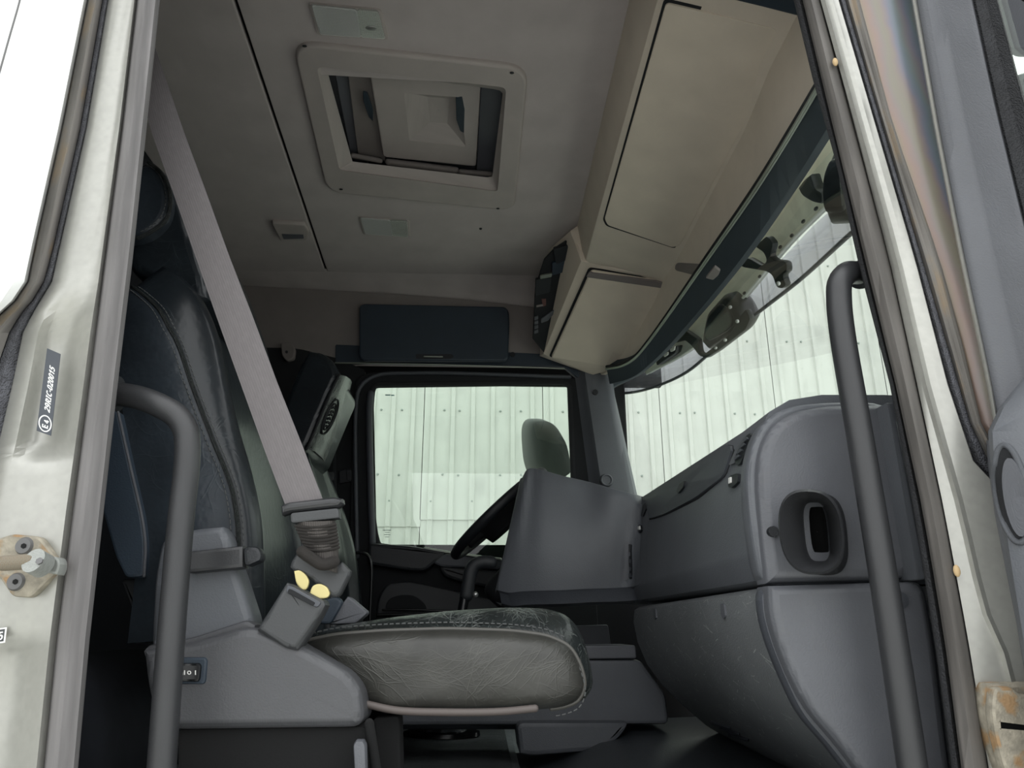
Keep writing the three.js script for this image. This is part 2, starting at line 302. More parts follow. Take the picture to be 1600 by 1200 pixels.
// ================= THE SETTING =================
// yard and the sheet-metal building behind the truck
struct('ground', (() => { const g = new THREE.BoxGeometry(40, .2, 40); g.translate(0, -1.55, 0); return g; })(), M.concrete, 'grey concrete yard around the truck');
{
  const Z0 = -4.5, wall = struct('wall_back', (() => { const g = new THREE.BoxGeometry(12, 6.4, .1); g.translate(1.2, 1.7, Z0 - .09); return g; })(), M.sheet, 'pale corrugated metal wall of the building beyond the truck');
  const profile = (w) => { // one ribbed sheet seen from above
    const s = new THREE.Shape(); s.moveTo(0, .006); s.lineTo(0, 0);
    for (let k = 0; k < 6; k++) { const x = k * .15 + .05; for (const [a, h] of [[0, 0], [.008, .017], [.036, .017], [.044, 0]]) s.lineTo(Math.min(x + a, w), -h); }
    s.lineTo(w, 0); s.lineTo(w, .006); s.closePath(); return s;
  };
  const sheetGeo = (h) => new THREE.ExtrudeGeometry(profile(.905), { depth: h, bevelEnabled: false }).rotateX(-Math.PI / 2);
  const upper = sheetGeo(3.6), lower = sheetGeo(2.8), head = new THREE.CylinderGeometry(.007, .009, .01, 8); head.rotateX(Math.PI / 2);
  for (let k = 0; k < 13; k++) {
    const x = -4.97 + k * .9, yb = k <= 4 ? 1.154 : 1.205;
    const a = part('wall_panel', upper, M.sheet, wall); a.position.set(x, yb, Z0 + .008);
    const b = part('wall_panel', lower, M.sheet, wall); b.position.set(x, yb - 2.75, Z0);
    if (k > 3) for (const y of [1.33, 1.53, 2.02, 2.62, 3.3]) for (const dx of (y < 1.4 ? [.076, .376, .676] : [.155, .27, .58, .735])) { const s = part('screw', head, M.screw, a); s.position.set(dx, y - yb + .01 * rnd(), y < 1.4 ? .014 : .004); }
  }
}
// the cab shell
const CEIL = 1.9, Rect = (x0, z0, x1, z1, y) => [V(x0, y, z0), V(x1, y, z0), V(x1, y, z1), V(x0, y, z1)];
const seamX = (z) => -.62 - .042 * (z + .53) / -1.5 * 1.5;
const boxAt = (x0, x1, y0, y1, z0, z1, r = .01) => box(Math.abs(x1 - x0), Math.abs(y1 - y0), Math.abs(z1 - z0), r, [(x0 + x1) / 2, (y0 + y1) / 2, (z0 + z1) / 2]);
{
  const hole = [[-.495, -.775], [.075, -.80], [.072, -1.345], [-.5, -1.32]].map(([x, z]) => V(x, CEIL, z));
  const c = struct('ceiling', face(PY(CEIL), [V(-.597, CEIL, .02), V(.42, CEIL, .02), V(.42, CEIL, -1.98), V(-.684, CEIL, -1.98)], { t: .02, b: .004, holes: [hole], hr: .03 }), M.ceiling, 'grey fabric headliner of the cab');
  part('headliner_panel', face(PY(CEIL), [V(-1.1, CEIL, .02), V(-.6, CEIL, .02), V(-.687, CEIL, -1.98), V(-1.1, CEIL, -1.98)], { t: .02, b: .004 }), M.ceiling, c);
  part('headliner_screw', new THREE.SphereGeometry(.006, 10, 6).translate(...y_(751, 357, CEIL).toArray()), M.black, c);
  part('roof_lining', boxAt(-1.1, .8, 2.08, 2.11, -2.3, .03), M.dark, c);
  for (const [x0, x1, z0, z1] of [[-1.12, -.53, -2.3, .03], [.1, .42, -2.3, .03], [-.53, .1, -.75, .03], [-.53, .1, -2.3, -1.38]]) part('roof_lining', boxAt(x0, x1, 1.925, 1.94, z0, z1, .002), M.dark, c);
  part('roof_skin', boxAt(-1.15, .82, 2.11, 2.13, -2.34, .06), M.whitePaint, c);
}
const seamY = (x) => curveAt([[-.6, 1.877], [-.4, 1.868], [-.1, 1.848], [.2, 1.815], [.5, 1.775]], x);
{
  const xs = range(-1.1, .62, 24);
  const w = struct('wall_far', loft(xs.map((x) => [V(x, 1.905, -1.95), V(x, CEIL - .002, -1.98), V(x, lerp(CEIL, seamY(x), .25), -2.035), V(x, lerp(CEIL, seamY(x), .7), -2.085), V(x, seamY(x) + .002, -2.1), V(x, seamY(x), -2.115)])), M.ceiling, 'grey lining above the far door');
  part('cant_panel', loft(xs.map((x) => [V(x, seamY(x) - .001, -2.118), V(x, seamY(x) - .004, -2.104), V(x, lerp(seamY(x), 1.6, .5), -2.112), V(x, 1.61, -2.125), V(x, 1.545, -2.135), V(x, 1.54, -2.15)])), M.trimTan, w);
  // dark plate over the door, its light bead, and the outer side of the cab round the door
  part('header_plate', face(PZ(-2.118), [[524, 538], [918, 556], [918, 574], [524, 567]], { t: .02, b: .003 }), M.navy, w);
  part('header_bead', tube([[524, 567], [600, 568], [760, 572], [900, 577], [935, 580]].map(([u, v]) => z_(u, v, -2.105)), .004, { k: 8 }), M.rail, w);
  part('header_screw', new THREE.CylinderGeometry(.011, .011, .008, 12).rotateX(Math.PI / 2).translate(...z_(801, 554, -2.114).toArray()), M.black, w);
  part('outer_skin', [boxAt(-1.15, -.62, -.5, 2.1, -2.3, -2.26), boxAt(-1.15, .8, 1.5, 2.1, -2.3, -2.26), boxAt(.5, .62, .75, 1.6, -2.3, -2.22), boxAt(-1.15, .9, -.5, .74, -2.3, -2.2)], M.dark, w);
  part('pillar_lining', face(PZ(-2.125), [[470, 545], [530, 560], [570, 578], [570, 640], [560, 1010], [380, 1010], [380, 530]], { t: .03, b: .004 }), M.blackMatt, w);
  part('pillar_latch', [face(PZ(-2.112), [[529, 735], [552, 731], [553, 751], [530, 756]], { t: .015, b: .004, r: .008 }), face(PZ(-2.104), [[541, 734], [549, 733], [550, 750], [542, 751]], { t: .01, b: .003, r: .006 })], M.black, w);
  part('lower_lining', face(PZ(-2.13), [[380, 850], [1030, 850], [1030, 1160], [380, 1160]], { t: .02, b: .003 }), M.blackMatt, w);
}
struct('wall_rear', [boxAt(-1.16, -1.1, -.4, 2.1, -2.3, .0)], M.curtain, 'dark rear wall of the cab behind the seats');
struct('floor', [boxAt(-1.15, .9, .03, .1, -2.28, -.12)], M.mat, 'dark ribbed rubber mat on the cab floor');
struct('wall_front', [boxAt(.86, .9, -.3, .78, -2.1, -.02), boxAt(.5, .52, 1.9, 2.1, -2.0, -.1)], M.dark, 'firewall below the windscreen');
struct('wall_near', [boxAt(-1.16, -.56, -.5, 2.12, -.1, -.06), boxAt(-1.16, .84, 1.5, 2.12, -.06, .02), boxAt(-1.16, .9, -.5, .2, -.12, .0)], M.dark, 'door side of the cab around the opening');

// far door with its window
const door1 = struct('door_1', face(PZ(-2.1), [[556, 592], [575, 581], [905, 590], [922, 700], [936, 1010], [541, 1010], [551, 640]], { t: .05, b: .008, r: [.03, .03, .03, 0, 0, 0, 0], holes: [[[578, 598], [894, 594], [906, 905], [583, 855]]], hr: .035 }), M.blackMatt, 'black inside of the far driver door');
{
  const rim = (s, z, px) => roundPoly(px.map(([u, v]) => { const p = z_(u, v, z); return new THREE.Vector2(p.x, p.y); }), .03).getSpacedPoints(80).slice(0, -1).map((p) => V(p.x, p.y, z));
  const o = [[578, 598], [894, 594], [906, 905], [583, 855]], i = [[588, 607], [884, 603], [897, 893], [592, 848]];
  part('window_seal', tube(rim(0, -2.105, [[582, 601], [890, 598], [902, 900], [587, 852]]), .012, { n: 160, k: 8, closed: true }), M.sealDark, door1);
  part('frame_bead', tube([[558, 870], [556, 760], [556, 640], [562, 606], [584, 588], [650, 583], [890, 589]].map(([u, v]) => z_(u, v, -2.092)), .009, { k: 8, n: 60 }), M.greyDeep, door1);
  part('pillar_bead', tube([[582, 848], [579, 760], [577, 640], [579, 615]].map(([u, v]) => z_(u, v, -2.09)), .014, { k: 10 }), M.greyDeep, door1);
  part('sill_cap', face(PZ(-2.05), [[575, 848], [640, 852], [662, 856], [700, 862], [664, 893], [640, 892], [575, 882]], { t: .06, b: .012 }), M.black, door1);
  part('sill_rail', tube([[664, 857], [705, 864], [782, 874]].map(([u, v]) => z_(u, v, -2.06)), .006, { k: 8 }), M.rail, door1);
  part('switch_pod', face(PZ(-2.055), [[666, 862], [790, 876], [790, 890], [690, 886], [672, 878]], { t: .05, b: .008, r: .012 }), M.greyDeep, door1);
  part('handle_recess', face(PZ(-2.06), [[686, 884], [790, 892], [790, 924], [716, 909], [692, 900]], { t: .04, b: .012, r: .02 }), M.black, door1);
  part('door_pocket', face(PZ(-2.07), [[588, 955], [592, 930], [606, 911], [640, 908], [720, 925], [780, 940], [780, 962], [588, 962]], { t: .03, b: .008, r: .02 }), M.black, door1);
  part('speaker_grille', face(PZ(-2.064), [[600, 954], [606, 936], [625, 929], [648, 930], [664, 943], [668, 956]], { t: .02, b: .004, r: .03 }), M.blackMatt, door1);
  part('pocket_edge', [tube([[598, 953], [650, 953], [712, 955]].map(([u, v]) => z_(u, v, -2.04)), .004, { k: 8 }), tube([[590, 961], [650, 960], [735, 962]].map(([u, v]) => z_(u, v, -2.03)), .006, { k: 8 })], M.blackGloss, door1);
  const w1 = struct('window_1', face(PZ(-2.125), [[575, 596], [896, 592], [910, 910], [578, 858]], { t: .005, b: 0 }), M.glassGreen, 'glass of the far door');
  part('glass_stamp', [face(PZ(-2.121), [[602, 616.4], [610, 616.4], [610, 618], [602, 618]], { t: .0006, b: 0 }), face(PZ(-2.121), [[611, 616.8], [616, 616.8], [616, 618.4], [611, 618.4]], { t: .0006, b: 0 })], std({ color: 0x4f8a8a }), w1);
  part('glass_stamp', [[598, 828, 13, 1], [601, 831.5, 8, .8], [600, 835, 10, .8], [601, 838.5, 7, .8]].map(([u, v, w, h]) => face(PZ(-2.121), [[u, v], [u + w, v], [u + w, v + h], [u, v + h]], { t: .0006, b: 0 })), std({ color: 0x8fa39a }), w1);
}
// windscreen: curved in plan, raked; its top edge runs behind the blind
const wsX = (z) => .735 - .17 * Math.abs((z + 1.0)) ** 2.6;
const onWs = (u, v, off = 0) => { // where a line of sight meets the (offset) windscreen curve
  const d = rayOf(u, v); let a = .3, b = 8; const f = (t) => { const p = EYE.clone().addScaledVector(d, t); return p.z > -.05 ? -1 : p.x - wsX(Math.max(-2.2, Math.min(-.15, p.z))) - off; };
  for (let t = .6; t < 5; t += .02) if (f(t) > 0) { b = t; a = t - .02; break; }
  for (let k = 0; k < 30; k++) { const m = (a + b) / 2; if (f(m) > 0) b = m; else a = m; }
  return EYE.clone().addScaledVector(d, b);
};
{
  const rows = range(.62, 1.62, 10).map((y) => range(-2.12, -.04, 30).map((z) => V(wsX(z) + (1.42 - y) * .1, y, z)));
  struct('window_2', loft(rows), M.glassGreen, 'wide curved windscreen');
}
// far windscreen pillar with its screw and round knob
{
  const vs = range(540, 800, 10), s = strip([{ c: [[570, 896], [600, 900], [800, 926]], z: -2.1 }, { c: [[570, 905], [800, 936]], z: -2.085 }, { c: [[570, 912], [800, 946]], z: -2.06 }, { c: [[570, 940], [800, 985]], z: -2.05 }, { c: [[570, 950], [610, 955], [770, 991], [800, 997]], z: -2.06 }, { c: [[570, 955], [610, 959], [770, 995], [800, 1001]], z: -2.09 }], vs, .06);
  const t = struct('trim_1', s, M.grey, 'grey lining of the far windscreen pillar');
  part('pillar_screw', [new THREE.CylinderGeometry(.012, .012, .008, 16).rotateX(Math.PI / 2).translate(...z_(930, 613, -2.052).toArray())], M.black, t);
  part('tweeter', [new THREE.CylinderGeometry(.024, .028, .03, 24).rotateX(Math.PI / 2).translate(...z_(948, 750, -2.045).toArray()), new THREE.TorusGeometry(.021, .004, 8, 24).translate(...z_(948, 750, -2.03).toArray())], M.greyPale, t);
  part('corner_lining', face(PZ(-2.09), [[880, 572], [960, 575], [990, 570], [1005, 582], [962, 603], [950, 612], [905, 592]], { t: .03, b: .006, r: .01 }), M.navy, t);
}

// near door pillar of the body, left of the opening: skin, seals, silver frame
{
  const vs = [-200, -100, 0, 100, 200, 300, 380, 420, 440, 455, 470, 485, 500, 520, 540, 560, 590, 620, 660, 690, 700, 710, 720, 730, 745, 800, 900, 980, 1000, 1015, 1030, 1100, 1200, 1320];
  const a = [[0, 135], [200, 95], [400, 50], [440, 42], [470, 22], [490, 0], [520, -30], [600, -60], [1200, -120]], a2 = [[0, 160], [200, 125], [400, 80], [440, 68], [470, 50], [490, 32], [520, 14], [600, -14], [700, -40], [1200, -100]];
  const b = [[0, 170], [200, 136], [400, 91], [440, 82], [470, 64], [490, 52], [520, 37], [600, 21], [690, 0], [800, -30], [1200, -90]];
  const c = [[0, 213], [200, 190], [400, 164], [600, 139], [800, 113], [1000, 88], [1200, 68]], d = [[0, 250], [200, 229], [400, 208], [600, 184], [800, 162], [1000, 140], [1200, 122]];
  const off = (k, du) => k.map(([v, u]) => [v, u + du]), mix = (p, q, t) => vs.map((v) => [v, lerp(curveAt(p, v), curveAt(q, v), t)]);
  const sst = (a_, b_, x) => { const k = Math.max(0, Math.min(1, (x - a_) / (b_ - a_))); return k * k * (3 - 2 * k); };
  const dip = (d0) => vs.map((v) => [v, .002 - d0 * (sst(440, 560, v) * (1 - sst(690, 730, v)) + .7 * sst(985, 1030, v))]);
  const t = struct('trim_2', strip([{ c: off(b, -3), z: -.015 }, { c: b, z: .0 }, { c: mix(b, c, .2), z: dip(-.003) }, { c: mix(b, c, .34), z: dip(.022) }, { c: mix(b, c, .52), z: dip(.03) }, { c: mix(b, c, .7), z: dip(.028) }, { c: mix(b, c, .82), z: dip(.01) }, { c: mix(b, c, .93), z: .006 }, { c, z: -.005 }, { c: off(c, 3), z: -.02 }], vs, .06, 70), M.silver, 'silver painted door pillar left of the opening');
  part('door_seal', strip([{ c: off(c, -2), z: -.012 }, { c: off(c, 6), z: .008 }, { c: mix(c, d, .4), z: .014 }, { c: mix(c, d, .7), z: .006 }, { c: off(d, -7), z: .006 }, { c: off(d, -4), z: -.004 }, { c: d, z: -.02 }], vs, .05, 40), M.seal, t);
  part('outer_seal', strip([{ c: a, z: .0 }, { c: off(a, 5), z: .012 }, { c: mix(a, a2, .55), z: .016 }, { c: a2, z: .0 }], vs, .05, 50), M.sealBrown, t);
  part('foam_seal', strip([{ c: a2, z: -.004 }, { c: mix(a2, b, .5), z: .006 }, { c: b, z: -.008 }], vs, .04, 50), M.foam, t);
  const skin = struct('wall_left', strip([{ c: off(a, -700), z: .05 }, { c: off(a, -20), z: .05 }, { c: off(a, -4), z: .04 }, { c: off(a, 2), z: .0 }], vs, .08, 40), M.whitePaint, 'white outer side panel of the cab');
  part('panel_gap', tube([[-40, 40], [0, 31], [60, 14], [110, 0], [160, -14]].map(([v, u]) => z_(u, v, .0505)), .0012, { k: 6 }), M.bolt, skin);
}
// near windscreen pillar, right of the opening
{
  const vs = [-200, -100, ...range(0, 1320, 22)];
  const e0 = [[0, 1240], [133, 1272], [267, 1310], [400, 1338], [600, 1390], [800, 1428], [1000, 1460], [1200, 1487]], e1 = [[0, 1255], [400, 1351], [600, 1400], [800, 1443], [1000, 1477], [1200, 1503]];
  const e2 = [[0, 1283], [400, 1389], [600, 1433], [800, 1476], [1000, 1513], [1200, 1545]], er = [[0, 1289], [400, 1400], [600, 1447], [800, 1503], [950, 1537], [1010, 1566], [1060, 1580], [1200, 1610]];
  const e3 = [[0, 1310], [400, 1428], [600, 1480], [720, 1520], [745, 1543], [770, 1570], [800, 1590], [1200, 1720]], e4 = [[0, 1320], [400, 1438], [600, 1497], [700, 1527], [740, 1560], [800, 1610], [1200, 1740]], e5 = [[0, 1343], [200, 1397], [400, 1467], [520, 1500], [660, 1533], [690, 1545], [740, 1580], [1200, 1760]], e6 = [[0, 1420], [200, 1461], [400, 1501], [600, 1544], [640, 1550], [740, 1585], [1200, 1765]];
  const off = (k, du) => k.map(([v, u]) => [v, u + du]), mix = (p, q, t) => vs.map((v) => [v, lerp(curveAt(p, v), curveAt(q, v), t)]);
  const t = struct('trim_3', strip([{ c: off(e2, -2), z: -.02 }, { c: e2, z: -.004 }, { c: off(er, -7), z: .002 }, { c: er, z: .01 }, { c: off(er, 7), z: .003 }, { c: mix(er, e3, .6), z: .006 }, { c: e3, z: .005 }, { c: off(e3, 2), z: -.02 }], vs, .05, 30), M.silver, 'silver painted windscreen pillar right of the opening');
  part('inner_seal', strip([{ c: e0, z: -.05 }, { c: off(e0, 4), z: -.03 }, { c: mix(e0, e1, .6), z: -.024 }, { c: e1, z: -.035 }], vs, .05, 50), M.sealDark, t);
  part('door_seal', strip([{ c: off(e1, -1), z: -.022 }, { c: off(e1, 4), z: -.006 }, { c: mix(e1, e2, .45), z: .004 }, { c: off(e2, -5), z: .001 }, { c: e2, z: -.014 }], vs, .05, 45), M.sealWorn, t);
  part('foam_seal', strip([{ c: off(e3, -1), z: -.014 }, { c: mix(e3, e4, .5), z: .0 }, { c: off(e4, 1), z: -.012 }], vs, .04, 60), M.foam, t);
  part('outer_seal', strip([{ c: e4, z: -.014 }, { c: mix(e4, e5, .25), z: -.004 }, { c: mix(e4, e5, .5), z: -.008 }, { c: mix(e4, e5, .75), z: -.003 }, { c: e5, z: -.014 }], vs, .04, 60), M.sealBrown, t);
  part('hinge_plate', strip([{ c: off(e5, -2), z: -.024 }, { c: mix(e5, e6, .5), z: -.016 }, { c: off(e6, 14), z: -.01 }], vs, .03, 50), M.oily, t);
  for (const [u, v, z] of [[1305, 97, .004], [1495, 892, .0]]) part('rubber_plug', new THREE.SphereGeometry(.0058, 12, 8).scale(.7, 1.25, .6).translate(...z_(u, v, z + .004).toArray()), M.plug, t);
  part('pillar_lining', [strip([{ c: off(e0, 2), z: -.10 }, { c: mix(e0, e1, .5), z: -.045 }, { c: off(e1, 4), z: -.05 }, { c: off(e2, 200), z: -.06 }], vs, .02, 50)], M.blackMatt, t);
}
// the open door, folded forward: only a strip of its inside shows
{
  const vs = [-200, -100, ...range(0, 760, 20)], full = range(560, 1320, 20);
  const f0 = [[0, 1428], [200, 1463], [400, 1502], [600, 1545], [640, 1552], [800, 1586]], f2 = [[0, 1518], [170, 1555], [360, 1601], [600, 1660], [800, 1710]], f3 = [[0, 1556], [170, 1600], [360, 1652], [600, 1715], [800, 1770]];
  const off = (k, du) => k.map(([v, u]) => [v, u + du]), mix = (p, q, t) => vs.map((v) => [v, lerp(curveAt(p, v), curveAt(q, v), t)]);
  const d = struct('door_2', strip([{ c: off(f0, 4), z: .0 }, { c: off(f0, 5), z: .016 }, { c: mix(f0, f2, .22), z: .028 }, { c: mix(f0, f2, .38), z: .03 }, { c: mix(f0, f2, .5), z: .038 }, { c: mix(f0, f2, .9), z: .07 }, { c: f2, z: .076 }, { c: off(f2, 3), z: .06 }], vs, .04, 50), M.greyPale, 'inside of the opened passenger door at the right edge');
  part('door_edge', strip([{ c: off(f0, -4), z: .004 }, { c: off(f0, -2), z: .02 }, { c: off(f0, 2), z: .024 }, { c: off(f0, 5), z: .014 }], vs, .02, 40), M.silver, d);
  part('window_channel', strip([{ c: off(f2, -1), z: .062 }, { c: off(f2, 6), z: .07 }, { c: mix(f2, f3, .6), z: .075 }, { c: f3, z: .092 }, { c: off(f3, 4), z: .08 }], vs, .03, 40), M.sealDark, d);
  const g0 = [[560, 1620], [590, 1601], [620, 1574], [645, 1556], [662, 1546], [690, 1543], [800, 1562], [900, 1577], [1040, 1600], [1320, 1650]];
  const card = strip([{ c: off(g0, -1), z: .01 }, { c: g0, z: .05 }, { c: off(g0, 6), z: .066 }, { c: off(g0, 60), z: .1 }, { c: off(g0, 400), z: .2 }], full, .05, 40);
  part('door_card', card, M.grey, d);
  part('door_card_edge', strip([{ c: [[690, 1541], [700, 1540], [800, 1552], [960, 1584], [1320, 1660]], z: .0 }, { c: [[690, 1544], [700, 1546], [800, 1560], [960, 1592], [1320, 1668]], z: .03 }, { c: [[690, 1550], [800, 1570], [960, 1602], [1320, 1680]], z: .04 }], range(688, 1320, 16), .03, 40), M.greyPale, d);
  // oval pull cup: raised lip, dark floor, padded grip
  const cardMesh = d.children.find((c) => c.name === 'door_card'), ell = (cu, cv, a, b, tilt = .16) => Array.from({ length: 28 }, (_, i) => { const q = i / 28 * Math.PI * 2, x = a * Math.cos(q), y = b * Math.sin(q); return [cu + x + y * tilt, cv + y]; });
  const lipPts = ell(1582, 772, 24, 76).map(([u, v]) => { const h = hit(cardMesh, u, v) || hit(cardMesh, u + 3, v); return h.p.addScaledVector(h.n, .001); });
  part('pull_lip', tube(lipPts, .0035, { n: 80, k: 8, closed: true }), M.grey, d);
  part('pull_floor', onto(cardMesh, ell(1582, 772, 22, 72), { lift: .0015, t: .001, r: 1 }), M.blackMatt, d);
  part('pull_grip', onto(cardMesh, ell(1591, 778, 18, 62), { lift: .006, t: .006, r: 1 }), M.greyPale, d);
  const w3 = struct('window_3', strip([{ c: off(f3, -2), z: .085 }, { c: off(f3, 260), z: .2 }], vs, .004, 40), M.glassGreen, 'glass of the opened passenger door');
}

// ================= THINGS ON THE CEILING =================
{
  const t = thing('roof_hatch', 'beige framed roof hatch with a square handle recess in the grey headliner', 'roof hatch');
  const Q = (y, l) => l.map(([u, v]) => y_(u, v, y));
  const outer = [[456, 72], [640, 82], [822, 108], [823, 130], [806, 328], [640, 318], [520, 300], [500, 280]], lipOut = Q(1.888, [[488, 98], [795, 132], [782, 300], [526, 268]]), well = [[513, 106], [784, 141], [768, 277], [548, 251]];
  const o4 = Q(1.884, [[455, 68], [826, 108], [804, 331], [511, 301]]);
  part('frame', face(PY(1.884), o4, { t: .03, b: .008, r: .07, holes: [Q(1.884, [[489, 100], [796, 134], [781, 302], [527, 268]])], hr: .03, seg: 3 }), M.hatch, t);
  // sloping inner sides of the frame
  const rr = (y, l, r) => { const p = Q(y, l); return roundPoly(p.map((q) => new THREE.Vector2(q.x, q.z)), r).getSpacedPoints(72).slice(0, -1).map((q) => V(q.x, y, q.y)); };
  part('frame_inner', crease(loft([rr(1.884, [[489, 100], [796, 134], [781, 302], [527, 268]], .03), rr(1.892, [[492, 101], [794, 135], [780, 299], [529, 265]], .03), rr(1.915, [[510, 105], [786, 141], [769, 278], [546, 252]], .015), rr(2.02, [[510, 105], [786, 141], [769, 278], [546, 252]], .015)], { ring: true }), 40), M.hatch, t);
  part('hatch_lining', boxAt(-.62, .2, 2.03, 2.05, -1.6, -.7), M.hatchDark, t);
  part('side_channel', face(PY(2.0), [[518, 90], [545, 95], [576, 262], [552, 262]], { t: .015, b: .003 }), M.hatchDark, t);
  part('blind_panel', face(PY(1.985), [[541, 95], [584, 100], [603, 252], [560, 248]], { t: .012, b: .003 }), M.trimTan, t);
  const hole = [[628, 143], [720, 150], [731, 232], [637, 221]], bot = [[668, 151], [702, 154], [699, 193], [672, 191]];
  part('cover', face(PY(1.965), [[574, 95], [752, 118], [744, 261], [599, 246]], { t: .02, b: .006, r: .015, holes: [hole], hr: .006 }), M.hatch, t);
  part('handle_recess', crease(loft([hole.map(([u, v]) => y_(u, v, 1.965)), bot.map(([u, v]) => y_(u, v, 1.995)), bot.map(([u, v]) => y_(lerp(u, 685, .98), lerp(v, 172, .98), 1.996))], { ring: true }), 20), M.hatch, t);
  for (const px of [[[712, 152], [722, 150], [726, 170], [725, 207], [719, 204], [713, 186]], [[567, 143], [574, 145], [583, 172], [583, 189], [576, 182], [568, 158]]]) part('grip', face(PY(1.966), px, { t: .008, b: .002, r: .004, lift: .003 }), M.navy, t);
  part('end_channel', face(PY(1.99), [[752, 118], [786, 130], [773, 280], [744, 270]], { t: .012, b: .003 }), M.hatchDark, t);
  part('roller', [tube([y_(551, 243, 1.96), y_(594, 251, 1.96)], .009), tube([y_(607, 253, 1.963), y_(712, 266, 1.963)], .012), tube([y_(720, 268, 1.96), y_(766, 272, 1.96)], .009)], M.trimTan, t);
  for (const [u, v] of [[476, 72], [800, 114], [533, 296], [778, 326]]) part('frame_clip', new THREE.SphereGeometry(.004, 8, 6).scale(1.6, .6, 1).translate(...y_(u, v, 1.882).toArray()), M.black, t);
}
function ceilingLamp(label, px, split, y, bulb) {
  const t = thing('ceiling_lamp', label, 'ceiling lamp'), [a, b, c, d] = px, [s0, s1] = split;
  part('housing', face(PY(y + .008), px, { t: .022, b: .003, r: .012 }), M.hatch, t);
  const inset = (p, q, k) => [lerp(p[0], q[0], k), lerp(p[1], q[1], k)];
  const lensL = [inset(a, c, .04), inset(s0, s1, .08), inset(s1, s0, .06), inset(d, b, .04)], lensR = [inset(s0, s1, .08), inset(b, d, .05), inset(c, a, .04), inset(s1, s0, .06)];
  part('lens', face(PY(y), lensL, { t: .006, b: .0025, r: .008 }), M.lens, t, 'ribbed main lens');
  part('lens', face(PY(y - .003), lensR, { t: .008, b: .0025, r: .008 }), M.lensClear, t, 'small reading lens');
  for (const l of [lensL, lensR]) part('reflector', face(PY(y + .0065), l, { t: .004, b: .001, r: .008 }), M.white, t);
  if (bulb) part('bulb', new THREE.SphereGeometry(.008, 12, 8).scale(1.8, .4, 1).translate(...y_(bulb[0], bulb[1], y + .004).toArray()), M.steel, t);
}
ceilingLamp('large clear ribbed ceiling lamp near the roof hatch, closest to the door opening', [[481, 6], [596, 17], [607, 64], [496, 56]], [[557, 12], [565, 62]], 1.885, [580, 44]);
ceilingLamp('small clear ceiling lamp on the far side of the roof hatch', [[560, 340], [640, 345], [641, 372], [567, 367]], [[609, 343], [614, 371]], 1.888, null);
{
  const t = thing('ceiling_bracket', 'small beige plastic belt bracket on the headliner left of the small lamp', 'bracket');
  part('body', face(PY(1.882), [[424, 349], [476, 352], [483, 363], [479, 377], [438, 376]], { t: .02, b: .006, r: .006 }), M.hatch, t);
  part('slot', face(PY(1.8805), [[440, 366], [474, 367], [475, 373], [443, 374]], { t: .006, b: .001, r: .003 }), M.hatchDark, t);
}
{
  const t = thing('hook_peg', 'small beige peg with a dark hole beside the driver headrest', 'peg');
  part('body', face(PZ(-2.09), [[438, 535], [455, 534], [461, 545], [459, 560], [447, 564], [440, 555]], { t: .03, b: .006, r: .008 }), M.trimTan, t);
  part('hole', new THREE.CylinderGeometry(.006, .006, .006, 12).rotateX(Math.PI / 2).translate(...z_(448, 550, -2.089).toArray()), M.black, t);
}
{
  const t = thing('sun_visor', 'dark blue folding sun visor with a metal clip above the far door window', 'sun visor');
  part('flap', face(PZ(-2.06), [[561, 474], [794, 479], [796, 500], [794, 564], [561, 563]], { t: .022, b: .008, r: .03, seg: 4 }), M.navy, t);
  part('clip_recess', face(PZ(-2.0592), [[649, 553], [706, 553], [710, 557], [704, 561], [650, 561]], { t: .006, b: .0015, r: .008 }), M.black, t);
  part('clip', tube([z_(663, 557, -2.054), z_(691, 557.5, -2.054)], .0035, { k: 8, n: 4 }), M.rail, t);
}

// ================= OVERHEAD SHELF, RADIO UNIT, BLIND =================
{
  const t = thing('overhead_shelf', 'long beige overhead storage shelf above the windscreen with a flat lid', 'overhead shelf');
  const prof = [[.338, 1.93], [.336, 1.89], [.35, 1.79], [.362, 1.748], [.374, 1.739], [.62, 1.665], [.646, 1.65], [.658, 1.60], [.662, 1.50], [.672, 1.478], [9, 1.478], [9, 1.93]];
  const ring = (z) => { const zs = Math.min(-.45, z), bow = Math.max(0, .665 - wsX(zs) + .06) ; return prof.map(([x, y], i) => x > 5 ? V(wsX(zs) - .035, y, z) : V(i > 4 && i < 10 ? x - bow * (i > 6 ? 1 : .6) + (i > 6 ? 0 : 0) : x, y, z)); };
  const body = part('body', crease(loft([...range(-.02, -2.08, 40).map((z) => ring(z))], { ring: true, caps: true }), 25), M.beige, t);
  const lp = P3(V(.374, 1.739, -.3), V(.62, 1.665, -.3), V(.374, 1.739, -1.2));
  const lid = [[1041, 2], [1213, 42], [1226, 62], [1220, 85], [1064, 380], [1052, 385], [950, 350], [945, 340]];
  const grow = (k) => { const c = [1085, 195]; return lid.map(([u, v], i) => [u + Math.sign(u - c[0]) * k + (i > 0 && i < 6 ? 4 : 0), v + Math.sign(v - c[1]) * k * .8 - (i < 3 ? 3 : 0)]); };
  part('lid_gap', face(lp, grow(3), { t: .004, b: 0, r: .012, lift: .0015 }), M.blackMatt, t);
  part('lid', face(lp, lid, { t: .012, b: .003, r: .012, lift: .006 }), M.beigeDoor, t, 'flat lid of the shelf');
  part('label_recess', onto(body, [[1057, 410], [1103, 413], [1090, 431], [1054, 422]], { lift: .0012, r: 7, t: .002 }), M.trimTan, t);
  part('end_pad', face(P3(V(.4, 1.72, -.22), V(.7, 1.62, -.22), V(.4, 1.72, -.05)), [[1150, -30], [1300, -40], [1260, 30], [1190, 12], [1140, 0]], { t: .03, b: .006, r: .01 }), M.navy, t);
}
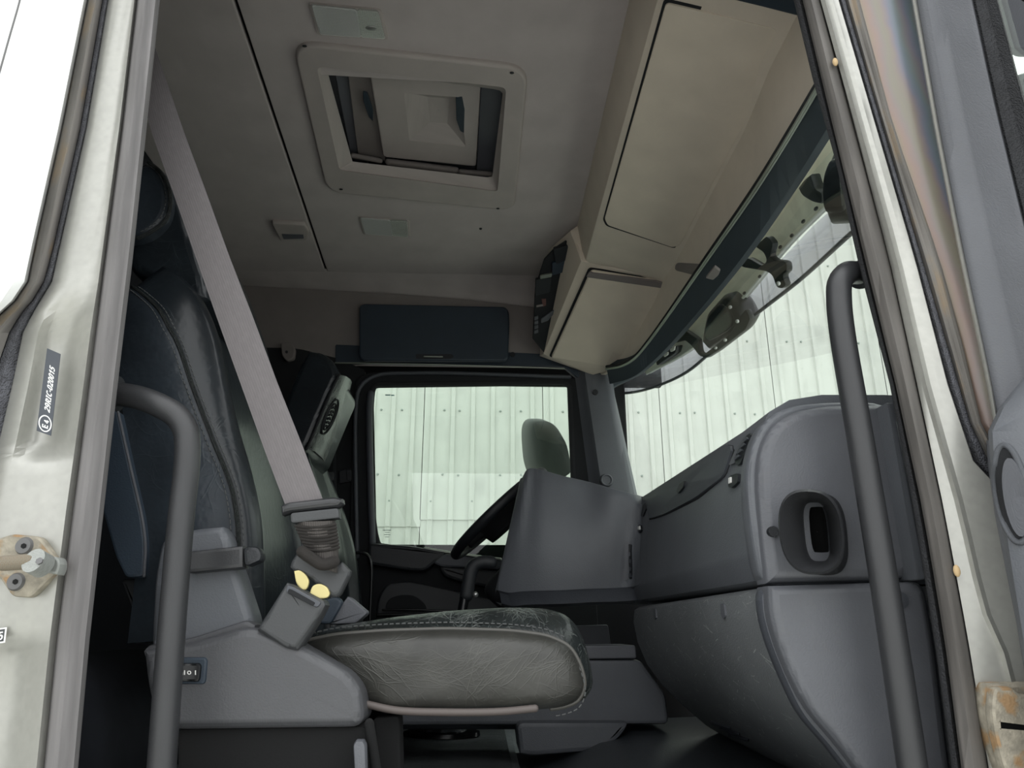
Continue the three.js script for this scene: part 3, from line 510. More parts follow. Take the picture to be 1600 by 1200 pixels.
{
  const t = thing('radio_unit', 'beige overhead unit with a tan door and black radio slots in the far corner', 'radio unit');
  const A = y_(891, 361, 1.87), B = y_(908, 408, 1.745), C = y_(849, 553, 1.56), D = y_(966, 575, 1.475), E = y_(1046, 436, 1.662);
  const pts = [A, B, C, D, E, V(.64, 1.92, -1.5), V(.47, 1.92, -2.06), V(.45, 1.48, -2.06), V(.28, 1.92, -2.06), A.clone().add(V(.06, .05, 0)), y_(858, 390, 1.9), C.clone().add(V(-.01, .02, -.08))];
  const body = part('body', crease(new ConvexGeometry(pts), 8), M.beige, t);
  const wing = smooth([y_(893, 361, 1.872), y_(915, 376, 1.84), y_(945, 398, 1.77), y_(985, 417, 1.71), y_(1040, 434, 1.665)], 12), base = smooth([y_(908, 407, 1.748), y_(925, 416, 1.73), y_(955, 423, 1.70), y_(995, 430, 1.68), y_(1043, 437, 1.66)], 12);
  part('wing', loft([wing.map((p) => p.clone().add(V(0, .03, -.04))), wing, wing.map((p, i) => p.clone().lerp(base[i], .5).add(V(0, -.004, .006))), base, base.map((p) => p.clone().add(V(0, .02, -.03)))]), M.beige, t);
  const pl = P3(B, C, E), dpx = [[924, 419], [1044, 438], [966, 571], [862, 555]];
  part('door_gap', face(pl, dpx.map(([u, v], i) => [u + [-4, 2, 1, -4][i], v + [-2, -2, 2, 1][i]]), { t: .01, b: 0, r: .015, lift: .006 }), M.blackMatt, t);
  part('door', face(pl, dpx, { t: .02, b: .006, r: .015, lift: .018, seg: 3 }), M.beigeDoor, t, 'tan flap door');
  part('door_lip', face(pl, [[922, 420], [1046, 437], [1040, 446], [917, 428]], { t: .012, b: .004, r: .006, lift: .022 }), M.trimTan, t);
  const sp = P3(y_(888, 372, 1.86), y_(850, 553, 1.56), y_(832, 530, 1.60));
  const sd = (px, o) => face(sp, px, { b: .003, r: .004, ...o });
  part('slot_panel', sd([[884, 376], [890, 378], [906, 410], [850, 551], [832, 529], [836, 450], [850, 405], [866, 388]], { t: .01, lift: .003 }), M.blackMatt, t);
  part('radio', sd([[864, 386], [886, 380], [893, 400], [868, 410]], { t: .02, lift: .018 }), M.black, t);
  part('radio', sd([[862, 408], [890, 402], [890, 420], [862, 428]], { t: .02, lift: .015 }), M.navy, t);
  part('knob', sd([[843, 427], [862, 423], [861, 429], [843, 432]], { t: .012, lift: .022, r: .002 }), M.rail, t);
  part('tachograph', sd([[836, 433], [861, 430], [858, 453], [836, 458]], { t: .02, lift: .022 }), M.black, t);
  part('red_label', sd([[846, 466], [853, 466], [853, 476], [848, 478]], { t: .003, lift: .006, b: .0005, r: 0 }), std({ color: 0x5a3c38, roughness: .7 }), t);
  part('white_label', sd([[838, 476], [849, 474], [849, 477], [838, 479]], { t: .003, lift: .006, b: .0005, r: 0 }), M.trimTan, t);
  part('key_card', sd([[845, 496], [868, 480], [866, 487], [856, 499], [845, 503]], { t: .008, lift: .012, r: .003 }), M.greyPale, t);
  for (let k = 0; k < 4; k++) part('button', sd([[834.5, 493 + k * 7], [840.5, 491 + k * 7], [840.5, 496 + k * 7], [834.5, 498 + k * 7]], { t: .008, lift: .014, r: .001, b: .001 }), M.greyPale, t);
}
{
  const t = thing('roller_blind', 'dark roller blind with bright twin rails along the top of the windscreen', 'roller blind');
  const up = [[1281, 138], [1230, 222], [1178, 303], [1100, 414], [1040, 500], [1014, 535], [995, 557], [975, 569], [950, 574]], lo = [[1297, 203], [1240, 293], [1170, 395], [1100, 482], [1040, 549], [1014, 573], [1000, 584], [985, 592], [955, 600]];
  const ext = (q) => { const d = q[0].clone().sub(q[1]).normalize(); return [q[0].clone().addScaledVector(d, Math.max(.01, Math.min(.13, (-.13 - q[0].z) / Math.max(.05, d.z)))), ...q]; };
  const U = smooth(ext(up.map(([u, v]) => onWs(u, v, -.085))), 40), L = smooth(ext(lo.map(([u, v]) => onWs(u, v, -.03))), 40);
  part('casing', crease(loft(range(0, 40, 40).map((i) => { const a = U[i], b = L[i], n = V(-.006, -.004, 0); return [a.clone().add(V(.02, .03, 0)), a, a.clone().lerp(b, .06).add(n), a.clone().lerp(b, .94).add(n), b, b.clone().add(V(.012, .004, 0)), b.clone().add(V(.02, .03, 0))]; }), { ring: true, caps: true }), 40), M.blind, t);
  for (const k of [-.005, .055]) part('rail', tube(range(0, 40, 40).map((i) => U[i].clone().lerp(L[i], k).add(V(-.009, -.006, 0))), .0032, { n: 80, k: 8 }), M.rail, t);
  part('rail_gap', tube(range(0, 40, 40).map((i) => U[i].clone().lerp(L[i], -.075).add(V(-.004, -.002, 0))), .006, { n: 80, k: 8 }), M.blackMatt, t);
  const pp = onWs(1117, 424, -.075), pl = P3(onWs(1140, 400, -.08), onWs(1100, 440, -.08), onWs(1135, 420, -.06));
  part('pull_tab', face(pl, [[1104, 428], [1118, 410], [1127, 417], [1124, 424], [1116, 431]], { t: .008, b: .002, r: .006, lift: .014 }), M.trimTan, t);
}

// ================= OUTSIDE, ABOVE THE WINDSCREEN =================
{
  const t = thing('cab_brow', 'pale painted metal brow of the cab seen through the top of the windscreen', 'cab panel');
  const hi = [[1285, 190], [1200, 310], [1120, 410], [1060, 480], [1012, 545], [985, 575]], lo = [[1285, 327], [1240, 372], [1212, 404], [1150, 478], [1080, 545], [1012, 583]];
  const ext = (q) => { const d = q[0].clone().sub(q[1]).normalize(); return [q[0].clone().addScaledVector(d, Math.max(.01, Math.min(.13, (-.13 - q[0].z) / Math.max(.05, d.z)))), ...q]; };
  const H = smooth(ext(hi.map(([u, v]) => onWs(u, v, .085))), 40), Lw = smooth(ext(lo.map(([u, v]) => onWs(u, v, .1))), 40);
  part('skin', crease(loft(range(0, 40, 40).map((i) => [H[i].clone().add(V(.02, .15, 0)), H[i], Lw[i], Lw[i].clone().add(V(.012, -.002, 0)), Lw[i].clone().add(V(.03, .03, 0))]), { ring: true, caps: true }), 35), M.brow, t);
  part('edge_lip', tube(Lw.map((p) => p.clone().add(V(-.004, -.003, 0))), .005, { n: 80, k: 8 }), M.brow, t);
  for (const [u, v] of [[1278, 330], [1258, 350], [1240, 372], [1222, 390], [1190, 436], [1166, 462]]) { const p = onWs(u - 3, v - 4, .085); part('clip', new THREE.SphereGeometry(.006, 10, 6).scale(.8, .8, 1.4).translate(p.x, p.y, p.z), M.lampBlack, t); }
}
{
  const t = thing('outer_sun_visor', 'smoky translucent outer sun visor hanging in front of the windscreen top', 'sun visor');
  const hi = [[1345, 300], [1285, 345], [1236, 395], [1180, 452], [1130, 500], [1080, 540], [1030, 570], [985, 588], [950, 594]], lo = [[1345, 352], [1325, 369], [1250, 437], [1180, 492], [1122, 540], [1075, 580], [1035, 600], [1000, 611], [950, 616]];
  const H = smooth(hi.map(([u, v]) => onWs(u, v, .13)), 48), L = smooth(lo.map(([u, v]) => onWs(u, v, .13)), 48);
  part('sheet', loft(H.map((p, i) => [p.clone().lerp(L[i], -.1), p, L[i]])), M.visorSheet, t);
  part('edge', tube(L, .006, { n: 96, k: 8 }), M.greyPale, t);
  const br = (px, o, l = 0) => px.map(([u, v]) => onWs(u, v, o));
  const bracket = (px, o) => { const c = px.reduce((s, p) => [s[0] + p[0] / px.length, s[1] + p[1] / px.length], [0, 0]), p = onWs(...c, o); return face({ p, n: V(-.95, -.25, .15).normalize() }, px, { t: .02, b: .004, r: .012 }); };
  part('bracket', bracket([[1198, 368], [1208, 380], [1203, 400], [1210, 406], [1228, 408], [1230, 424], [1222, 430], [1228, 446], [1222, 451], [1213, 450], [1206, 430], [1196, 424], [1160, 418], [1152, 412], [1168, 402], [1190, 415], [1198, 408], [1193, 395], [1178, 385]], .045), M.lampBlack, t);
  part('bracket', bracket([[1020, 545], [1060, 510], [1068, 515], [1090, 530], [1093, 551], [1100, 553], [1140, 522], [1155, 495], [1165, 482], [1172, 498], [1165, 515], [1122, 548], [1103, 560], [1092, 556], [1080, 540], [1070, 532]], .046), M.lampBlack, t);
  for (const [u, v] of [[1118, 543], [1133, 531], [1152, 502], [1141, 480], [1216, 443]]) { const p = onWs(u, v, .038); part('bolt', new THREE.SphereGeometry(.006, 10, 8).translate(p.x, p.y, p.z), M.steel, t); }
}
function outsideLamp(label, px, off, dir, seamPx, baseMat = M.lampBlack) {
  const t = thing('marker_lamp', label, 'lamp', 'lamps outside above the windscreen'), c = px.reduce((s, p) => [s[0] + p[0] / px.length, s[1] + p[1] / px.length], [0, 0]), p = onWs(...c, off);
  part('housing', face({ p, n: dir }, px, { t: .09, b: .03, r: .02, seg: 5 }), baseMat, t);
  part('lens', face({ p, n: dir }, px.map(([u, v]) => [lerp(c[0], u, .68), lerp(c[1], v, .68)]), { t: .02, b: .006, r: .02, lift: .006, seg: 3 }), M.blackGloss, t);
  return t;
}
delete outsideLamp(
  'black rounded lamp outside beside the near windscreen pillar', [[1284, 262], [1298, 228], [1322, 225], [1335, 350], [1290, 352], [1283, 335], [1280, 300]], .03, V(-.9, -.3, .3).normalize()).userData.group;
delete outsideLamp('smoky square lamp on a black bracket outside the middle of the windscreen', [[1100, 490], [1128, 458], [1146, 470], [1160, 500], [1150, 520], [1103, 548], [1092, 535], [1096, 510]], .05, V(-.9, -.35, .2).normalize()).userData.group;
{
  const p = onWs(1265, 290, .045);
  single('lamp_stay', crease(face({ p, n: V(-.95, -.2, .15).normalize() }, [[1256, 280], [1266, 272], [1270, 285], [1274, 296], [1284, 300], [1284, 319], [1268, 316], [1252, 306], [1246, 294]], { t: .03, b: .006, r: .01 }), 30), M.lampBlack, 'dark curved stay behind the black rounded lamp', 'stay');
  const t = thing('roof_light_bar', 'small black and white fitting outside at the far end of the windscreen top', 'light fitting'), q = onWs(1045, 548, .05), n = V(-.9, -.3, .3).normalize();
  part('body', face({ p: q, n }, [[1024, 565], [1046, 544], [1058, 540], [1055, 552], [1026, 572]], { t: .03, b: .005, r: .008 }), M.lampBlack, t);
  part('white_end', face({ p: q, n }, [[1048, 545], [1056, 540], [1055, 547], [1049, 550]], { t: .012, b: .003, r: .003, lift: .006 }), M.white, t);
  part('white_end', face({ p: q, n }, [[1038, 553], [1045, 549], [1045, 554], [1039, 558]], { t: .012, b: .003, r: .003, lift: .006 }), M.white, t);
}
function mirror(name, label, px, z, glassPx, n, mat = M.lampBlack) {
  const t = thing(name, label, 'mirror'), pl = { p: z_(...px[0], z), n };
  part('housing', face(pl, px, { t: .11, b: .045, r: .06, seg: 6 }), mat, t);
  if (glassPx) part('mirror_glass', face(pl, glassPx, { t: .01, b: .002, r: .05, lift: .008 }), M.mirrorGlass, t);
  return t;
}
{
  const t = thing('wing_mirror', 'rounded dark exterior mirror seen through the far door window', 'mirror');
  const el = (cu, cv, a, b, sk, z) => Array.from({ length: 36 }, (_, i) => { const q = i / 36 * Math.PI * 2, c = Math.cos(q), s = Math.sin(q), e = (k) => Math.sign(k) * Math.abs(k) ** .75; return z_(cu + a * e(c) + sk * (s), cv + b * e(s), z); });
  part('housing', crease(loft([el(834, 702, 18, 47, 6, -2.53), el(837, 702, 20, 48, 7, -2.515), el(848, 702, 24, 48, 9, -2.48), el(860, 703, 24, 45, 12, -2.45), el(870, 706, 18, 36, 12, -2.44), el(876, 710, 4, 10, 6, -2.437)], { ring: true, caps: true }), 50), grain(0x777a78), t);
  part('mirror_glass', loft([el(834, 702, 17.5, 45, 6, -2.528), el(833, 702, 16, 42, 6, -2.534), el(833, 702, .5, .5, .1, -2.534)], { ring: true }), M.mirrorGlass, t);
  part('arm', tube([z_(864, 757, -2.48), z_(868, 775, -2.42), z_(925, 800, -2.3)], .035), M.lampBlack, t);
}
{
  const t = thing('wing_mirror', 'grey mirror housings outside the opened passenger door window', 'mirror');
  const P = (u, v) => on(PX(.78), u, v);
  part('housing', face(PX(.74), [[1520, -60], [1720, -60], [1720, 86], [1566, 89]], { t: .08, b: .012, r: .02 }), M.greyPale, t);
  part('housing', face(PX(.74), [[1570, 118], [1600, 110], [1720, 112], [1720, 340], [1600, 340]], { t: .08, b: .012, r: .025 }), M.greyPale, t);
  part('arm', tube([V(.79, 1.2, .1), V(.79, 1.0, .12), V(.74, .8, .05)], .02), M.lampBlack, t);
}

// ================= DASHBOARD =================
{
  const t = thing('dashboard', 'large grey moulded dashboard with an end cap, glovebox lid and binnacle side', 'dashboard');
  const prof = [[.80, .79], [.62, .797], [.52, .796], [.468, .787], [.435, .768], [.418, .74], [.408, .69], [.397, .62], [.388, .56], [.387, .549], [.396, .518], [.41, .512], [.80, .512]];
  const dx = (z) => .012 * Math.max(0, -z - .3);
  const body = part('glovebox_section', crease(loft(range(-.175, -1.35, 28).map((z) => prof.map(([x, y]) => V(x + dx(z), y + (y > .7 ? .045 : .008) * Math.max(0, -z - .3), z))), { ring: true, caps: true }), 32), M.grey, t);
  // near end cap with its raised rim
  const capPx = [[1202, 911], [1196, 870], [1190, 810], [1186, 760], [1186, 725], [1193, 690], [1210, 660], [1243, 640], [1290, 631], [1392, 629], [1402, 690], [1426, 800], [1446, 906]];
  const duct = Array.from({ length: 28 }, (_, i) => { const q = i / 28 * Math.PI * 2, c = Math.cos(q), s = Math.sin(q), e = (w) => Math.sign(w) * Math.abs(w) ** .6; return [1281 + 33 * e(c) + 5 * e(s), 828 + 54 * e(s)]; });
  const cap = part('end_cap', face(PZ(-.13), capPx, { t: .06, b: .016, r: .045, seg: 5, holes: [duct], hr: 0 }), M.greyPale, t, 'pale moulded end cap');
  part('end_cap_rim', face(PZ(-.148), [[1192, 915], [1180, 860], [1172, 800], [1168, 745], [1173, 705], [1187, 668], [1209, 645], [1242, 632], [1290, 627], [1400, 627], [1450, 908]], { t: .04, b: .008, r: .045, seg: 3, holes: [duct], hr: 0 }), M.grey, t);
  part('door_side_strip', face(PZ(-.1), [[1386, 629], [1396, 629], [1448, 905], [1434, 907]], { t: .05, b: .003, r: .002 }), M.grey, t);
  part('cap_screw', [new THREE.CylinderGeometry(.0075, .0075, .01, 14).rotateX(Math.PI / 2).translate(...z_(1207, 831, -.13).toArray())], M.black, t);
  // oval air duct
  const oval = (cu, cv, a, b, z, k = .62) => Array.from({ length: 40 }, (_, i) => { const q = i / 40 * Math.PI * 2, c = Math.cos(q), s = Math.sin(q), e = (w) => Math.sign(w) * Math.abs(w) ** k; return z_(cu + a * e(c) + (b * e(s)) * .1, cv + b * e(s), z); });
  part('air_duct', crease(loft([oval(1284, 835, 39, 64, -.135, .7), oval(1285, 835, 39, 64, -.115, .7), oval(1278, 833, 40, 60, -.108, .7), oval(1274, 832, 44, 64, -.085, .8), oval(1268, 831, 51, 67, -.07, .8), oval(1267, 831, 48, 63, -.066, .8), oval(1270, 832, 38, 56, -.085, .75), oval(1275, 831, 22, 50, -.12, .62), oval(1276, 831, 19, 46, -.125, .6), oval(1277, 831, 18, 45, -.172, .6)], { ring: true }), 45), M.tubeGrey, t, 'black rubber oval air duct');
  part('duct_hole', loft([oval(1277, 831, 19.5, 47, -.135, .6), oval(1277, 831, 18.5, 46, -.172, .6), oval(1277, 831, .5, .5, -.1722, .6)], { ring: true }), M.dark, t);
  // pieces on the sloping front
  const lidPx = [[1011, 776], [1060, 744], [1138, 696], [1148, 700], [1134, 745], [1090, 778], [1040, 804], [1013, 812]];
  const C = lidPx.reduce((s, p) => [s[0] + p[0] / 8, s[1] + p[1] / 8], [0, 0]);
  part('lid_gap', onto(body, lidPx.map(([u, v]) => [u + Math.sign(u - C[0]) * 1.5, v + Math.sign(v - C[1]) * 2]), { lift: .001, t: .002, r: 7 }), M.blackMatt, t);
  const lid = part('glovebox_lid', onto(body, lidPx, { lift: .005, t: .004, r: 7 }), M.greyDeep, t);
  part('lid_latch', onto(body, [[1063, 770], [1067, 758], [1076, 752], [1074, 762], [1066, 772]], { lift: .009, t: .004, r: 2, rings: 3 }), M.black, t);
  part('air_vent', onto(body, [[1151, 718], [1158, 700], [1170, 682], [1177, 678], [1172, 700], [1160, 726], [1153, 728]], { lift: .004, t: .003, r: 3 }), M.black, t);
  for (let k = 0; k < 4; k++) part('vent_slat', onto(body, [[1153 + k * 4.5, 716 - k * 9], [1160 + k * 4.2, 711 - k * 9], [1162 + k * 4.2, 714 - k * 9], [1154 + k * 4.5, 720 - k * 9]], { lift: .007, t: .003, r: 1, rings: 2 }), M.greyDeep, t);
  part('vent_frame', onto(body, [[1142, 728], [1151, 706], [1166, 684], [1171, 683], [1158, 702], [1152, 724]], { lift: .004, t: .003, r: 3 }), M.greyPale, t);
  part('switch', onto(body, [[1143, 746], [1150, 742], [1158, 740], [1157, 754], [1148, 763], [1142, 762]], { lift: .005, t: .004, r: 3, rings: 3 }), M.black, t);
  part('switch_mark', onto(body, [[1144.5, 748], [1148, 746], [1148, 755], [1144.5, 757]], { lift: .007, t: .001, r: .5, rings: 2 }), M.white, t);
  part('air_vent', onto(body, [[1003, 806], [1007, 789], [1012, 784], [1011, 796], [1006, 808]], { lift: .004, t: .003, r: 2, rings: 3 }), M.black, t);
  part('switch', onto(body, [[997, 822], [1003, 820], [1005, 828], [1001, 834], [996, 831]], { lift: .005, t: .004, r: 2, rings: 3 }), M.black, t);
  part('switch_mark', onto(body, [[1000, 823], [1003.5, 822], [1003.5, 828], [1000, 829]], { lift: .007, t: .001, r: .5, rings: 2 }), M.white, t);
  // binnacle side that turns towards the driver: curved panel from the glovebox to the free left edge
  const top = [[1014, 779], [1003, 777], [990, 773], [955, 764], [915, 753], [880, 745], [848, 736], [833, 733], [824, 735], [816, 748]], bot = [[1008, 912], [998, 914], [984, 917], [950, 919], [915, 920], [880, 922], [845, 923], [815, 924], [795, 926], [777, 922]];
  const zc = [0, 0, -1.118, -1.125, -1.125, -1.132, -1.142, -1.158, -1.172, -1.19], hb = (u, v) => { for (let k = 0; k < 40; k++) { const h = hit(body, u, v + k); if (h) return h.p.z + .002; } return -1.1; };
  const P = (k, s) => { const u = lerp(top[k][0], bot[k][0], s), v = lerp(top[k][1], bot[k][1], s); return z_(u, v, (k > 1 ? zc[k] : hb(u, v)) + (k > 3 ? -.05 * (1 - s) ** 2 * (k > 7 ? .6 : 1) : 0) + (k > 1 ? .012 * Math.sin(Math.PI * s) : 0)); };
  const S = range(0, 1, 12);
  const cols = top.map((_, k) => [P(k, 0).add(V(.0, -.002, -.3)), P(k, 0).add(V(.0, .004, -.05)), P(k, 0).add(V(.0, .006, -.02)), P(k, 0).add(V(.0, .004, -.006)), ...S.map((s) => P(k, s))]);
  const fine = range(0, 9, 54).map((w) => { const i = Math.min(8, Math.floor(w)), f = w - i; const a = cols[Math.max(0, i - 1)], b = cols[i], c = cols[i + 1], d = cols[Math.min(9, i + 2)]; return b.map((_, j) => new THREE.CatmullRomCurve3([a[j].distanceTo(b[j]) < 1e-6 ? b[j].clone().multiplyScalar(2).sub(c[j]) : a[j], b[j], c[j], d[j].distanceTo(c[j]) < 1e-6 ? c[j].clone().multiplyScalar(2).sub(b[j]) : d[j]]).getPoint((1 + f) / 3)); });
  const last = fine[fine.length - 1];
  fine.push(last.map((p) => p.clone().add(V(-.004, 0, -.006))), last.map((p) => p.clone().add(V(-.005, 0, -.03))), last.map((p) => p.clone().add(V(.0, 0, -.25))));
  const hood = part('binnacle_side', crease(loft(fine), 75), M.grey, t);
  const und = fine.slice(6, 55).map((c) => c[c.length - 1]);
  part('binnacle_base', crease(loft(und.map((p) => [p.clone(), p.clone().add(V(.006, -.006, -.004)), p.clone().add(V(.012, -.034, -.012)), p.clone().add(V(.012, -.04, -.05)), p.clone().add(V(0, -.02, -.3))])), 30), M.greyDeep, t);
  part('binnacle_vent_frame', onto(hood, [[974, 849], [980, 846], [984, 848], [985, 905], [968, 908], [970, 875]], { lift: .002, t: .002, r: 3 }), M.greyPale, t);
  part('binnacle_vent', onto(hood, [[982, 850], [986.5, 851], [988, 880], [988.5, 904], [985, 905], [983, 880]], { lift: .004, t: .002, r: 1.5 }), M.black, t);
  for (const [u, v] of [[984.5, 866], [986, 877], [986.3, 889], [986.6, 899]]) part('vent_wheel', onto(hood, [[u - 1.5, v - 3], [u + 1.5, v - 3], [u + 1.5, v + 3], [u - 1.5, v + 3]], { lift: .007, t: .003, r: 1, rings: 2 }), M.greyDeep, t);
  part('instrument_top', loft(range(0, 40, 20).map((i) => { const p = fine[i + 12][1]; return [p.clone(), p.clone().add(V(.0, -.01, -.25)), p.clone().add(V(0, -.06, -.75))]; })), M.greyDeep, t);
  // lower part: pale end face and the scuffed side above the footwell
  const lo = [[.80, .508], [.405, .508], [.392, .5], [.388, .47], [.396, .42], [.418, .365], [.455, .315], [.50, .27], [.56, .22], [.66, .16], [.80, .12]];
  part('lower_side', crease(loft(range(-.15, -1.14, 16).map((z) => lo.map(([x, y]) => V(x + .01 * Math.max(0, -z - .3), y, z))), { ring: true, caps: true }), 30), M.scuffed, t, 'scuffed lower panel');
  const lowEnd = [[1203, 915], [1445, 908], [1462, 1000], [1486, 1190], [1500, 1300], [1440, 1300], [1352, 1215], [1315, 1165], [1268, 1112], [1240, 1060], [1218, 1005], [1205, 960]];
  part('lower_end', face(PZ(-.115), lowEnd, { t: .06, b: .012, r: .02, seg: 4 }), M.greyPale, t, 'pale lower end face');
  part('lower_rim', face(PZ(-.14), lowEnd.map(([u, v], i) => [u - (i > 4 || i === 0 ? 14 : 0), v + (i > 5 && i < 9 ? 6 : 0)]), { t: .03, b: .006, r: .02 }), M.greyDeep, t);
  part('finger_recess', crease(loft([1, .8, .5, .1].map((k, i) => Array.from({ length: 24 }, (_, q) => { const a = q / 24 * Math.PI * 2; return z_(1404 + 17 * k * Math.cos(a), 939 + 14 * k * Math.sin(a), -.1135 + [0, -.0, .001, .001][i]); })), { ring: true }), 60), M.greyDeep, t);
  const low = t.children.find((c) => c.name === 'lower_side');
  part('clip_cover', onto(low, [[1022, 952], [1026, 951], [1027, 966], [1024, 969]], { lift: .003, t: .002, r: 2, rings: 3 }), M.greyPale, t);
  part('clip_cover', onto(low, [[1128, 944], [1133, 943], [1136, 962], [1132, 967], [1129, 960]], { lift: .003, t: .002, r: 2, rings: 3 }), M.greyPale, t);
  part('foot_ribs', [0, 1, 2].map((k) => onto(low, [[1110 + k * 14, 1126 + k * 9], [1142 + k * 14, 1136 + k * 9], [1143 + k * 14, 1139 + k * 9], [1111 + k * 14, 1130 + k * 9]], { lift: .004, t: .003, r: 1, rings: 2 })), M.greyDeep, t);
}
{
  const t = thing('centre_console', 'low grey console between the seats under the dashboard with a flat lid and lower drawer', 'console');
  const W = (px, z, o) => face(PZ(z), px, o);
  part('body', W([[560, 1030], [1000, 1030], [1040, 1085], [1046, 1132], [560, 1134]], -1.2, { t: .3, b: .01, r: .01 }), M.grey, t);
  part('lid', face(PZ(-1.19), [[900, 1009], [993, 1008], [995, 1029], [900, 1030]], { t: .2, b: .004, r: .004 }), M.greyPale, t);
  part('back_tray', W([[880, 978], [950, 976], [955, 1010], [880, 1012]], -1.45, { t: .05, b: .004 }), M.greyDeep, t);
  part('drawer', W([[806, 1128], [985, 1128], [972, 1150], [950, 1168], [935, 1174], [830, 1182], [812, 1178]], -1.16, { t: .2, b: .012, r: .02 }), M.grey, t);
  part('under_panel', W([[560, 1120], [830, 1116], [850, 1140], [560, 1140]], -1.5, { t: .04, b: .004 }), M.navy, t);
  const m = [[940, 1140], [985, 1131], [1040, 1130], [1085, 1140], [1130, 1170], [1200, 1210], [1260, 1300]];
  part('tunnel_mat', crease(loft([-1.5, -1.14, -1.1, -.95, -.6, -.3].map((z, i) => [[-.12, .1], [.02, .103], [.12, .108], [.2, .135], [.3, .178], [.40, .195], [.56, .20], [.82, .21]].map(([x, y]) => V(x, y - [0, 0, .004, .016, .03, .04][i], z)))), 60), M.tunnel, t, 'black glossy rubber tunnel cover');
}

// ================= SEATS =================
// spine: [x, y] of the front of the backrest from bottom to top, thickness, half width; z0 is the side nearest the open door
function backrest(t, spine, z0, w, mats, thick = .13) {
  const seamN = (s) => curveAt([[0, .028], [.3, .026], [.45, .036], [.7, .062], [1, .07]], s);
  const pts = smooth(spine.map(([x, y]) => V(x, y, 0)), 36), rows = [], seamA = [], seamB = [], seamC = [];
  pts.forEach((p, i) => {
    const d = (pts[Math.min(36, i + 1)].clone().sub(pts[Math.max(0, i - 1)])).normalize(), n = V(d.y, -d.x, 0), s = i / 36;
    const wid = 1 - .2 * Math.max(0, (s - .62) / .38) ** 2 - .35 * Math.max(0, (s - .94) / .06) ** 2, th = thick * (1 - .25 * s) * (1 - .4 * Math.max(0, (s - .94) / .06) ** 2), bol = .045 * (1 - .7 * s);
    const zc = z0 - w / 2, q = (zz, nn) => p.clone().addScaledVector(n, nn).add(V(0, 0, zc + zz * w / 2 * wid));
    rows.push([q(.985, -th), q(1.02, -th * .75), q(1.03, -Math.max(th * .45, seamN(s) + .01)), q(1.0, -seamN(s) + .006), q(.96, -.008), q(.88, 0), q(.76, -.006), q(.66, -bol * .7), q(.55, -bol), q(0, -bol * 1.1), q(-.55, -bol), q(-.66, -bol * .7), q(-.76, -.006), q(-.88, 0), q(-.96, -.008), q(-1, -.028), q(-1.03, -th * .45), q(-.985, -th)]);
    seamA.push(q(1.015, -seamN(s))); seamB.push(q(.66, -bol * .7)); seamC.push(q(-.66, -bol * .7));
  });
  return { rows, seamA, seamB, seamC, pts };
}
function dashes(path, gap, len, r, off) { // stitches along a seam
  const c = new THREE.CatmullRomCurve3(path), L = c.getLength(), g = [];
  for (let s = 0; s < L - gap; s += gap) { const a = c.getPointAt(s / L), b = c.getPointAt((s + len) / L); const d = b.clone().sub(a), q = new THREE.CylinderGeometry(r, r, d.length(), 5, 1); q.applyQuaternion(new THREE.Quaternion().setFromUnitVectors(V(0, 1, 0), d.normalize())); const m = a.lerp(b, .5).add(off); q.translate(m.x, m.y, m.z); g.push(q); }
  return join(g);
}
